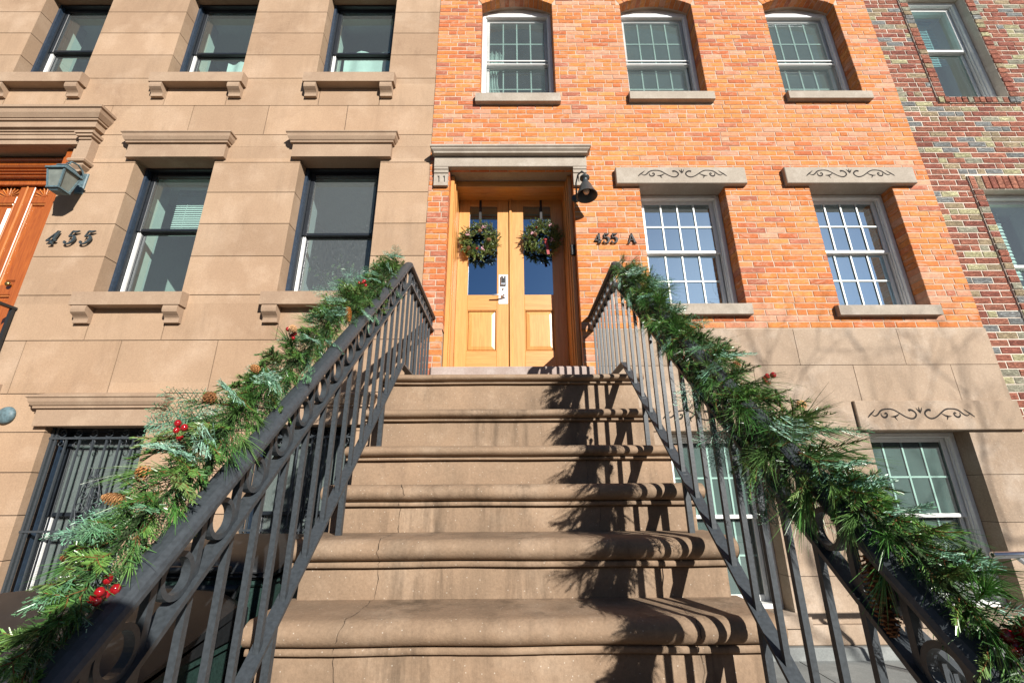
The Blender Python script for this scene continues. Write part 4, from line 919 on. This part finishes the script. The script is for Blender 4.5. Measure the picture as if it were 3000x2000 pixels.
a.tube([(.735, F - .01, 3.03), (.735, F - .06, 3.07), (.73, F - .09, 3.16), (.75, F - .13, 3.24), (.785, F - .18, 3.245), (.805, F - .20, 3.20), (.808, F - .20, 3.13)], .009, 8); a.build("arm", M['lamp'], wl)
ax = Vector((.02, -.10, -1)).normalized(); p0 = Vector((.806, F - .20, 3.135))
s_ = MB(); s_.lathe([(0, -.02), (.05, -.018), (.052, .0), (.03, .004), (.03, .05), (.036, .056), (.06, .10), (.100, .235), (.112, .238), (.107, .231), (.055, .098), (.028, .06), (0, .058)], p0, ax, 28); s_.build("lamp_shade", M['lamp'], wl)
b = MB(); b.lathe([(.012, .06), (.014, .11), (.03, .15), (.034, .175), (.024, .2), (0, .208)], p0, ax, 14); b.build("bulb", M['bulb'], wl)
db = thing("doorbell", "small black video doorbell on the dark door frame near the 455 A numerals", "doorbell", (.69, F, 2.47))
d = MB(); d.bbox(.663, .708, F + .06, F + .085, 2.375, 2.50, .006); d.build("housing", M['num'], db)
d = MB(); d.lathe([(.011, -.002), (.013, -.003), (.015, 0)], (.686, F + .06, 2.405), (0, 1, 0), 14); d.lathe([(0, -.003), (.009, -.002), (.010, 0)], (.686, F + .06, 2.47), (0, 1, 0), 12); d.build("button", M['lamp'], db)
def stroke(mb, pts, ws, ox, oz, s, y0, y1, shear=0.0, smooth=1):
    P = [Vector(p) for p in pts]; Wd = list(ws)
    for _ in range(smooth):
        Q = [P[0]]; V = [Wd[0]]
        for i in range(len(P) - 1): Q += [P[i] * .75 + P[i + 1] * .25, P[i] * .25 + P[i + 1] * .75]; V += [Wd[i] * .75 + Wd[i + 1] * .25, Wd[i] * .25 + Wd[i + 1] * .75]
        P = Q + [P[-1]]; Wd = V + [Wd[-1]]
    A, B = [], []
    for i, p in enumerate(P):
        t = (P[min(i + 1, len(P) - 1)] - P[max(i - 1, 0)]).normalized(); nn = Vector((-t.y, t.x)) * Wd[i] * .5
        A.append(p + nn); B.append(p - nn)
    tr = lambda q: (ox + (q.x + q.y * shear) * s, oz + q.y * s)
    k = len(P); vs = []
    for yy in (y0, y1):
        for q in A + B: a_, b_ = tr(q); vs.append((a_, yy, b_))
    fs = []
    for i in range(k - 1): fs += [(i, i + 1, k + i + 1, k + i), (2 * k + i, 3 * k + i, 3 * k + i + 1, 2 * k + i + 1), (i, 2 * k + i, 2 * k + i + 1, i + 1), (k + i, k + i + 1, 3 * k + i + 1, 3 * k + i)]
    fs += [(0, k, 3 * k, 2 * k), (k - 1, 3 * k - 1, 4 * k - 1, 2 * k - 1)]; mb.add(vs, fs)
def digit(parent, ch, ox, oz, s, y0, y1, mt, shear=0.0, serif=True, bold=1.0):
    mb = MB(); w = .15 * bold; t = .06 * bold; S = lambda p, ws, sm=1: stroke(mb, p, ws, ox, oz, s, y0, y1, shear, sm)
    if ch == '4':
        S([(.42, 0), (.42, 1.0)], [w, w * 1.15], 0); S([(.40, 1.0), (.02, .28)], [t, t * 1.2], 0); S([(-.02, .27), (.66, .27)], [t * 1.5, t * 1.5], 0)
        if serif: S([(.26, .02), (.58, .02)], [t, t], 0)
    elif ch == '5':
        S([(.14, .97), (.36, .93), (.58, 1.0)], [w * .8, w * .9, t]); S([(.14, .98), (.12, .54)], [t * 1.1, t], 0)
        S([(.12, .55), (.28, .64), (.48, .58), (.57, .36), (.48, .10), (.28, .0), (.10, .04), (.03, .17)], [t, t, w * .9, w * 1.2, w, t, t, w * .9], 2)
        if serif: mb.prism([(ox + (.06 + .075 * math.cos(k * math.pi / 5) + .16 * shear) * s, oz + (.17 + .075 * math.sin(k * math.pi / 5)) * s) for k in range(10)], y0 - .0004, y1, 'y')
    elif ch == 'A':
        S([(.36, 1.0), (.06, 0)], [t * 1.1, t], 0); S([(.34, 1.0), (.66, 0)], [w * .9, w], 0); S([(.16, .32), (.55, .32)], [t, t], 0)
        if serif: S([(-.04, .02), (.18, .02)], [t, t], 0); S([(.52, .02), (.80, .02)], [t, t], 0)
    return mb.build("numeral" if ch != 'A' else "letter", mt, parent)
n1 = thing("house_number", "large slanted bronze numerals 455 on the tan brownstone wall", "house number", (-4.62, F, 2.54), "house numbers beside the doors")
for ch, ox in (('4', -4.83), ('5', -4.64), ('5', -4.475)): digit(n1, ch, ox, 2.465, .155, F - .035, F - .02, M['numv'], .30, True, 1.05)
n2 = thing("house_number", "small black characters 455 A on the orange brick wall", "house number", (1.12, F, 2.52), "house numbers beside the doors")
for ch, ox in (('4', .905), ('5', .993), ('5', 1.078), ('A', 1.255)): digit(n2, ch, ox, 2.468, .112, F - .024, F - .010, M['num'], .0, True, 1.15)
pin = MB()
for x in (-4.77, -4.59, -4.425): pin.box(x - .004, x + .004, F - .021, F, 2.50, 2.508)
pin.build("mounting_pin", M['num'], n1)
dc = MB(); dc.lathe([(0, -.05), (.05, -.046), (.075, -.03), (.08, -.012), (.072, 0)], (-4.60, F, .69), (0, 1, 0), 24)
tag(dc.build("wall_light", M['verdi']), "round pale blue metal disc light on the brownstone wall at the edge of the picture", "wall light")
ls = thing("stoop_railing", "plain black railing end beside the ornate orange wooden door", "railing", (-4.90, F - .3, .98))
r = MB(); r.tube([(-4.895, F - .006, 1.745), (-4.895, F - .9, 1.745)], 0, flat=((0, 0, 1), .04, .025)); r.build("handrail", M['irond'], ls)
pr_ = None
for Y in (F - .03, F - .75):
    r = MB(); r.box(-4.91, -4.88, Y - .014, Y + .014, .98, 1.735); r.build("post", M['irond'], ls)

# ------------------------------------------------------------------ window guards
def spiral(cx, cz, r0, turns, a0, sgn, n=18): return [(cx + sgn * r0 * (1 - .8 * t / n) * math.cos(a0 + turns * 2 * math.pi * t / n), cz + r0 * (1 - .8 * t / n) * math.sin(a0 + turns * 2 * math.pi * t / n)) for t in range(n + 1)]
def guard(x0, x1, z0, z1, label):
    o = thing("window_guard", label, "window guard", ((x0 + x1) / 2, F + .09, z0), "iron guards over the basement windows"); y = F + .075
    f = MB(); f.box(x0 + .005, x0 + .028, y - .012, y + .012, z0, z1); f.box(x1 - .028, x1 - .005, y - .012, y + .012, z0, z1); f.box(x0 + .045, x0 + .062, y - .008, y + .008, z0, z1)
    zm, zt2 = -.30, z1 - .095
    for z in (zm, zt2): f.box(x0, x1, y - .016, y + .004, z - .009, z + .009)
    f.build("frame", M['iron'], o)
    k = 7; pr = None
    for i in range(1, k):
        xx = x0 + .03 + (x1 - x0 - .06) * i / k
        b = MB()
        if pr is None: b.box(-.007, .007, y - .007, y + .007, z0, zt2); pr = b.build("bar", M['iron'], o); pr.matrix_parent_inverse = Matrix.Translation(-Vector(o.location)); q = pr
        else: q = dup(pr, o)
        q.location = (xx, 0, 0)
    s = MB(); nn = 6
    for i in range(nn):
        cxx = x0 + .03 + (x1 - x0 - .06) * (i + .5) / nn; r = .042
        s.tube([(a_, y, b_) for a_, b_ in spiral(cxx, zt2 + .05, r, 1.35, -2.4, 1, 24)], .005, 5)
        s.tube([(a_, y, b_) for a_, b_ in spiral(cxx, zt2 - .045, r * .8, .9, 2.2, -1, 14)], .004, 5)
    s.build("scroll_band", M['iron'], o)
    m_ = MB(); cx = x0 + (x1 - x0) * .555
    for sg in (1, -1):
        for z_, r in ((zm + .10, .05), (zm + .20, .055), (zm + .30, .045), (zm + .385, .035), (zm + .45, .026), (zm - .10, .05), (zm - .20, .055), (zm - .30, .045), (zm - .38, .032)):
            m_.tube([(a_, y - .012, b_) for a_, b_ in spiral(cx + sg * (r * .95 + .006), z_, r * .9, 1.3, math.pi if sg > 0 else math.pi, sg, 20)], .0055, 5)
        m_.tube([(cx + sg * a_, y - .012, z_) for a_, z_ in ((.01, zm - .42), (.05, zm - .38), (.085, zm - .25), (.07, zm - .1), (.02, zm), (.07, zm + .1), (.10, zm + .22), (.07, zm + .36), (.03, zm + .46), (.035, zm + .52), (.06, zm + .53))], .006, 6)
    m_.tube([(cx, y - .012, zm - .43), (cx, y - .012, zm + .52)], .006, 6); m_.box(cx - .04, cx + .04, y - .02, y - .004, zm - .012, zm + .012)
    m_.build("ornament", M['iron'], o)
guard(-4.22, -3.30, -.92, .585, "black iron window guard with a central scroll panel, unobstructed left of the garland")
guard(-2.34, -1.41, -.92, .585, "black iron window guard seen between the balusters of the stair railing")

# ------------------------------------------------------------------ things in the areaways
def bin_(x0, x1, y0, y1, zt_, slope, label):
    o = thing("wheelie_bin", label, "bin", ((x0 + x1) / 2, (y0 + y1) / 2, GZ), "wheelie bins in the areaway")
    b = MB(); ins = .05
    P0 = [(x0 + ins, y0 + ins, GZ + .02), (x1 - ins, y0 + ins, GZ + .02), (x1 - ins, y1 - .02, GZ + .02), (x0 + ins, y1 - .02, GZ + .02)]; P1 = [(x0, y0, zt_ - .09), (x1, y0, zt_ - .09), (x1, y1, zt_ - .09), (x0, y1, zt_ - .09)]
    b.add(P0 + P1, [(i, (i + 1) % 4, 4 + (i + 1) % 4, 4 + i) for i in range(4)] + [(3, 2, 1, 0), (4, 5, 6, 7)]); b.bbox(x0 - .015, x1 + .015, y0 - .02, y1 + .015, zt_ - .105, zt_ - .07, .008)
    for q in range(3): b.box(x0 + .1 + q * .16, x0 + .13 + q * .16, y0 + .01, y0 + .03, GZ + .15, zt_ - .2)
    b.build("body", M['green'], o)
    l = MB(); pr = [(y0 - .035, zt_ - .075), (y0 - .04, zt_ - .03), (y0 - .015, zt_ - .005), (y0 + .06, zt_ + .012), ((y0 + y1) / 2, zt_ + .02 + slope * .5), (y1 - .06, zt_ + .03 + slope), (y1 + .02, zt_ + .01 + slope), (y1 + .025, zt_ - .075)]
    n = 9; vs = []
    for i in range(n + 1):
        t = i / n; xx = x0 - .03 + (x1 - x0 + .06) * t; dz = -.05 * (2 * t - 1) ** 6 - .012 * (1 if i in (0, n) else 0)
        for y, z in pr: vs.append((xx, y, z + (dz if z > zt_ - .06 else 0)))
    m_ = len(pr); l.add(vs, [(i * m_ + j, i * m_ + j + 1, (i + 1) * m_ + j + 1, (i + 1) * m_ + j) for i in range(n) for j in range(m_ - 1)], 0, (1, 1, 1), True)
    for e in (0, n): l.add([vs[e * m_ + j] for j in range(m_)], [list(range(m_))])
    for z in (.05, .064): l.tube([(x0 - .02, y0 - .045, zt_ - z), (x1 + .02, y0 - .045, zt_ - z)], .004, 5)
    l.build("lid", M['black'], o)
    h = MB(); h.tube([(x0 + .12, y0 - .03, zt_ - .04), (x0 + .14, y0 - .085, zt_ - .03), (x1 - .14, y0 - .085, zt_ - .03), (x1 - .12, y0 - .03, zt_ - .04)], .013, 8)
    h.build("handle", M['black'], o); h = MB()
    h.tube([(x0 + .06, y1 + .02, zt_ - .02), (x0 + .06, y1 + .09, zt_ + slope), (x1 - .06, y1 + .09, zt_ + slope), (x1 - .06, y1 + .02, zt_ - .02)], .014, 8); h.build("handle", M['black'], o)
    w_ = MB()
    for x in (x0 + .03, x1 - .07): w_.lathe([(0, 0), (.10, 0), (.10, .04), (0, .04)], (x, y1 - .03, GZ + .10), (1, 0, 0), 18)
    w_.build("wheel", M['black'], o)
bin_(-1.95, -1.03, 1.42, 1.92, -.42, .06, "dark green wheelie bin whose black lid fills the corner under the garland")
bin_(-1.62, -1.02, 2.06, 2.62, -.255, .025, "dark green wheelie bin farther in, against the stoop and the guarded basement window")
hs = MB(); hs.tube([(-1.14, 1.385, -.42), (-1.15, 1.36, -.50), (-1.17, 1.35, -.70), (-1.175, 1.345, -.95), (-1.16, 1.34, -1.15), (-1.10, 1.30, -1.235)], .0125, 10)
tag(hs.build("hose", M['hose']), "white hose hanging down in front of the nearer green bin", "hose")
pr = thing("pipe_rail", "grey metal tube rail with an open end in front of the mottled brick house", "railing", (3.3, 3.0, GZ))
t = MB(); t.lathe([(.013, 0), (.020, 0), (.020, .9), (.013, .9)], (2.97, 3.0, -.385), (1, 0, .006), 16); t.build("tube", M['steel'], pr)
t = MB(); t.tube([(3.12, 3.0, -.40), (3.30, 2.99, -.56), (3.40, 2.98, -.8), (3.42, 2.98, GZ)], .014, 10); t.tube([(3.84, 3.0, -.39), (3.84, 3.0, GZ)], .016, 10); t.build("strut", M['steel'], pr)
ag = thing("areaway_gate", "low black iron gate with a ring, half open in the areaway beside the stoop", "gate", (1.6, 1.9, GZ))
A = Vector((1.40, 1.78, -.47)); B = Vector((1.98, 2.30, -.78)); r = MB()
r.tube([A, B], 0, flat=((0, 0, 1), .045, .03)); r.build("top_rail", M['iron'], ag)
r = MB(); D = (B - A).normalized(); L_ = (B - A).length
for q in (.11, .18): r.tube([A + Vector((0, 0, -q)), B + Vector((0, 0, -q))], 0, flat=((0, 0, 1), .03, .012))
r.build("flat_bar", M['iron'], ag)
r = MB(); up = Vector((0, 0, 1))
for q in (.18, .48):
    r = MB(); r.tube([A + D * q + up * -.065 + D * (.036 * math.cos(k * math.pi / 12)) + up * (.036 * math.sin(k * math.pi / 12)) for k in range(24)], .007, 6, closed=True); r.build("ring", M['iron'], ag)
r = MB()
for q in (0.02, .2, .4, .6, L_ - .02): p = A + D * q; r.box(p.x - .009, p.x + .009, p.y - .009, p.y + .009, GZ + .05, p.z - .01)
r.build("bar", M['iron'], ag)

# ------------------------------------------------------------------ things behind the panes
def curtain(x0, x1, z0, z1, y, label, folds=7, mt=None, tie=0.0):
    mb = MB(); n = folds * 6; vs = []; rows = 14
    for j in range(rows + 1):
        t = j / rows; z = z1 + (z0 - z1) * t; sq = 1 - tie * math.sin(math.pi * min(1, t * 1.1)) ** 2
        for i in range(n + 1):
            u = i / n; xx = x0 + (x1 - x0) * u * sq; vs.append((xx, y + .022 * math.sin(u * folds * 2 * math.pi + .6 * math.sin(t * 3)) + .01 * math.sin(u * 17), z))
    mb.add(vs, [(j * (n + 1) + i, j * (n + 1) + i + 1, (j + 1) * (n + 1) + i + 1, (j + 1) * (n + 1) + i) for j in range(rows) for i in range(n)], 0, (1, 1, 1), True)
    return tag(mb.build("curtain", mt or M['cloth']), label, "curtain", "curtains behind the windows")
curtain(-.30, -.05, 4.5, 5.60, F + .33, "pale gathered curtain behind the arched window over the double door", 5, None, .35)
curtain(-2.27, -1.58, 4.72, 5.82, F + .50, "white curtain behind the black sash window nearest the brick house, upper storey", 2)
curtain(-3.86, -3.30, 4.72, 5.62, F + .50, "white curtain behind the middle black sash window of the upper storey", 2)
def blind(x0, x1, z0, z1, y, label, n, mt):
    mb = MB()
    for i in range(n): z = z0 + (z1 - z0) * (i + .5) / n; h = (z1 - z0) / n; mb.add([(x0, y, z - h * .42), (x1, y, z - h * .42), (x1, y + .012, z + h * .42), (x0, y + .012, z + h * .42)], [(0, 1, 2, 3)])
    mb.box(x0, x1, y - .01, y + .03, z1, z1 + .03)
    for q in (.2, .8): xx = x0 + (x1 - x0) * q; mb.box(xx - .002, xx + .002, y - .003, y - .001, z0, z1)
    return tag(mb.build("blind", mt), label, "blind", "blinds behind the windows")
blind(5.40, 5.95, 5.40, 6.20, Y2 + .34, "pale blue slatted blind in the upper window of the mottled brick house", 26, M['blind'])
blind(5.32, 5.80, 1.7, 3.08, Y2 + .36, "white blind in the lower window of the mottled brick house", 30, M['cloth'])
blind(-4.0, -3.32, 2.86, 3.45, F + .46, "white slatted blind half lowered in the sash window right of the numerals 455", 20, M['cloth'])
def plant(cx, y, z0, h, n, label, seed, spread):
    random.seed(seed); o = thing("house_plant", label, "plant", (cx, y, z0)); st = MB(); lf = MB()
    pt = MB(); pt.lathe([(0, 0), (.07, 0), (.10, .16), (.105, .17), (.09, .17), (0, .15)], (cx, y, z0), (0, 0, 1), 16); pt.build("pot", M['cloth'], o)
    for i in range(n):
        a = random.uniform(0, 6.28); r = random.uniform(.3, 1) * spread; top = Vector((cx + r * math.cos(a), y + r * .35 * math.sin(a), z0 + h * random.uniform(.35, 1))); base = Vector((cx, y, z0 + .15)); mid = base.lerp(top, .6) + Vector((0, 0, .06))
        st.tube([base, mid, top], [.006, .004, .002], 5)
        for q in range(7):
            p = mid.lerp(top, q / 6) + Vector((random.gauss(0, .02), random.gauss(0, .02), random.gauss(0, .02))); d = Vector((random.gauss(0, 1), random.gauss(0, .6), random.gauss(.1, .6))).normalized() * random.uniform(.05, .09); sd = d.cross(Vector((0, .6, 1))).normalized() * .016
            lf.add([p, p + d * .5 + sd, p + d, p + d * .5 - sd], [(0, 1, 2, 3)])
    st.build("stem", M['bark'], o); lf.build("foliage", M['leaf'], o)
plant(-2.0, F + .60, 1.80, .80, 26, "leafy green plant in a pot behind the dusty sash window above the garland", 3, .34)
plant(3.98, F + .225, -.94, .42, 5, "yellowing spindly plant low behind the curtained basement window", 4, .2)
# ------------------------------------------------------------------ the street behind the camera (seen in the panes, and by its shadows)
def tree(x, y, h, seed, r0, label, crown0):
    random.seed(seed); o = thing("bare_tree", label, "tree", (x, y, GZ), "bare winter trees along the street"); tk = MB(); cr = MB()
    tk.tube([(x + .05 * math.sin(k), y + .04 * math.cos(k * 1.3), GZ + h * crown0 * k / 5) for k in range(6)], [r0 * (1 - .07 * k) for k in range(6)], 8)
    def br(p, d, L, r, dep):
        q = [p]; dd = d.copy()
        for k in range(3): dd = (dd + Vector((random.gauss(0, .18), random.gauss(0, .18), random.gauss(.06, .12)))).normalized(); q.append(q[-1] + dd * L / 3)
        cr.tube(q, [r, r * .85, r * .7, r * .5], 5, 0, (1, 1, 1), False)
        if dep:
            for k in range(random.randint(2, 3)): br(q[random.choice((2, 3, 3))], (dd + Vector((random.gauss(0, .6), random.gauss(0, .6), random.gauss(.15, .4)))).normalized(), L * random.uniform(.55, .8), r * .55, dep - 1)
    top = Vector((x + .05 * math.sin(5), y + .04 * math.cos(6.5), GZ + h * crown0))
    for k in range(5): a = k * 1.26 + random.random(); br(top - Vector((0, 0, random.uniform(0, .8))), Vector((math.cos(a) * .7, math.sin(a) * .7, .9)).normalized(), h * .27, r0 * .5, 4)
    tk.build("trunk", M['bark'], o); cr.build("crown", M['bark'], o)
tree(-2.2, -11.5, 9.5, 41, .16, "bare street tree reflected in the pane of the double door", .38)
tree(12.5, -7.5, 7.4, 43, .14, "bare street tree reflected in the lower brick house window", .40)
o = thing("town_house", "plain dark row of town house fronts across the street, seen only as a reflection", "house", (0, -21, GZ))
b = MB(); b.box(-34, 30, -27, -21, GZ, 6.4); b.mould([(0, 6.9), (.5, 6.8), (.5, 6.55), (.2, 6.3), (0, 6.2)], -34.2, 30.2, -21.0); b.build("wall", M['opp'], o)

# young tree at the kerb: its limbs cast the two soft shadow streaks on the stone base
tree(7.35, -3.35, 6.4, 47, .055, "slim young bare tree at the kerb behind the viewer", .52)
# the photographer, who stands behind the camera and shades the foot of the left railing
def person(px, py):
    o = thing("person", "person in a dark coat and jeans holding a small camera up at chest height", "person", (px, py, GZ)); H = 1.78
    J = {'pel': (0, 0, .95, .135), 'bel': (0, .0, 1.10, .13), 'che': (0, .0, 1.32, .15), 'nec': (0, .0, 1.50, .062), 'hed': (0, .02, 1.58, .07)}
    for s, n in ((1, 'r'), (-1, 'l')):
        J.update({'hip' + n: (s * .09, 0, .90, .10), 'kne' + n: (s * .10, .02, .50, .062), 'ank' + n: (s * .11, -.02, .09, .042), 'toe' + n: (s * .13, .16, .04, .035),
                  'sho' + n: (s * .19, 0, 1.43, .068), 'elb' + n: (s * .25, .06, 1.17, .048), 'wri' + n: (s * .085, .20, 1.235, .032)})
    E = [('pel', 'bel'), ('bel', 'che'), ('che', 'nec'), ('nec', 'hed')]
    for n in 'rl': E += [('pel', 'hip' + n), ('hip' + n, 'kne' + n), ('kne' + n, 'ank' + n), ('ank' + n, 'toe' + n), ('che', 'sho' + n), ('sho' + n, 'elb' + n), ('elb' + n, 'wri' + n)]
    def skin(name, J, E, mt, root):
        K = list(J); me = bpy.data.meshes.new(name); me.from_pydata([(px + J[k][0], py + J[k][1], GZ + J[k][2]) for k in K], [(K.index(a), K.index(b)) for a, b in E], [])
        ob = place(bpy.data.objects.new(name, me), o); md = ob.modifiers.new("skin", 'SKIN')
        for i, k in enumerate(K): d = me.skin_vertices[0].data[i]; d.radius = (J[k][3], J[k][3] * (.75 if k in ('pel', 'bel', 'che') else 1)); d.use_root = k == root
        ob.modifiers.new("smooth", 'SUBSURF').render_levels = 2; me.materials.append(mt); return ob
    skin("body", J, E, M['coat'], 'pel')
    h = MB(); h.ball((px, py + .02, GZ + 1.655), .105, 0, (1, 1, 1), 14, (.80, .95, 1.18)); h.ball((px, py + .125, GZ + 1.64), .018, 0, (1, 1, 1), 8, (.8, 1, 1.3))
    for s in (-1, 1): h.ball((px + s * .088, py + .02, GZ + 1.645), .022, 0, (1, 1, 1), 8, (.5, .8, 1.3)); h.ball((px + s * .032, py + .105, GZ + 1.665), .011, 1, (1, 1, 1), 8)
    h.build("head", [M['skin'], M['hair']], o)
    h = MB(); h.ball((px, py + .0, GZ + 1.69), .112, 0, (1, 1, 1), 14, (.84, .95, .95)); h.build("hair", M['hair'], o)
    for s in (-1, 1):
        Hn = {'w': (s * .085, .205, 1.237, .028), 'p': (s * .07, .255, 1.245, .030)}; HE = [('w', 'p')]
        for i in range(4): Hn.update({'a%d' % i: (s * .052, .285, 1.225 + i * .018, .009), 'b%d' % i: (s * .03, .30, 1.225 + i * .017, .008)}); HE += [('p', 'a%d' % i), ('a%d' % i, 'b%d' % i)]
        Hn.update({'t': (s * .05, .245, 1.285, .010), 'u': (s * .03, .265, 1.292, .009)}); HE += [('p', 't'), ('t', 'u')]
        skin("hand", Hn, HE, M['skin'], 'w')
person(.03, -.46)
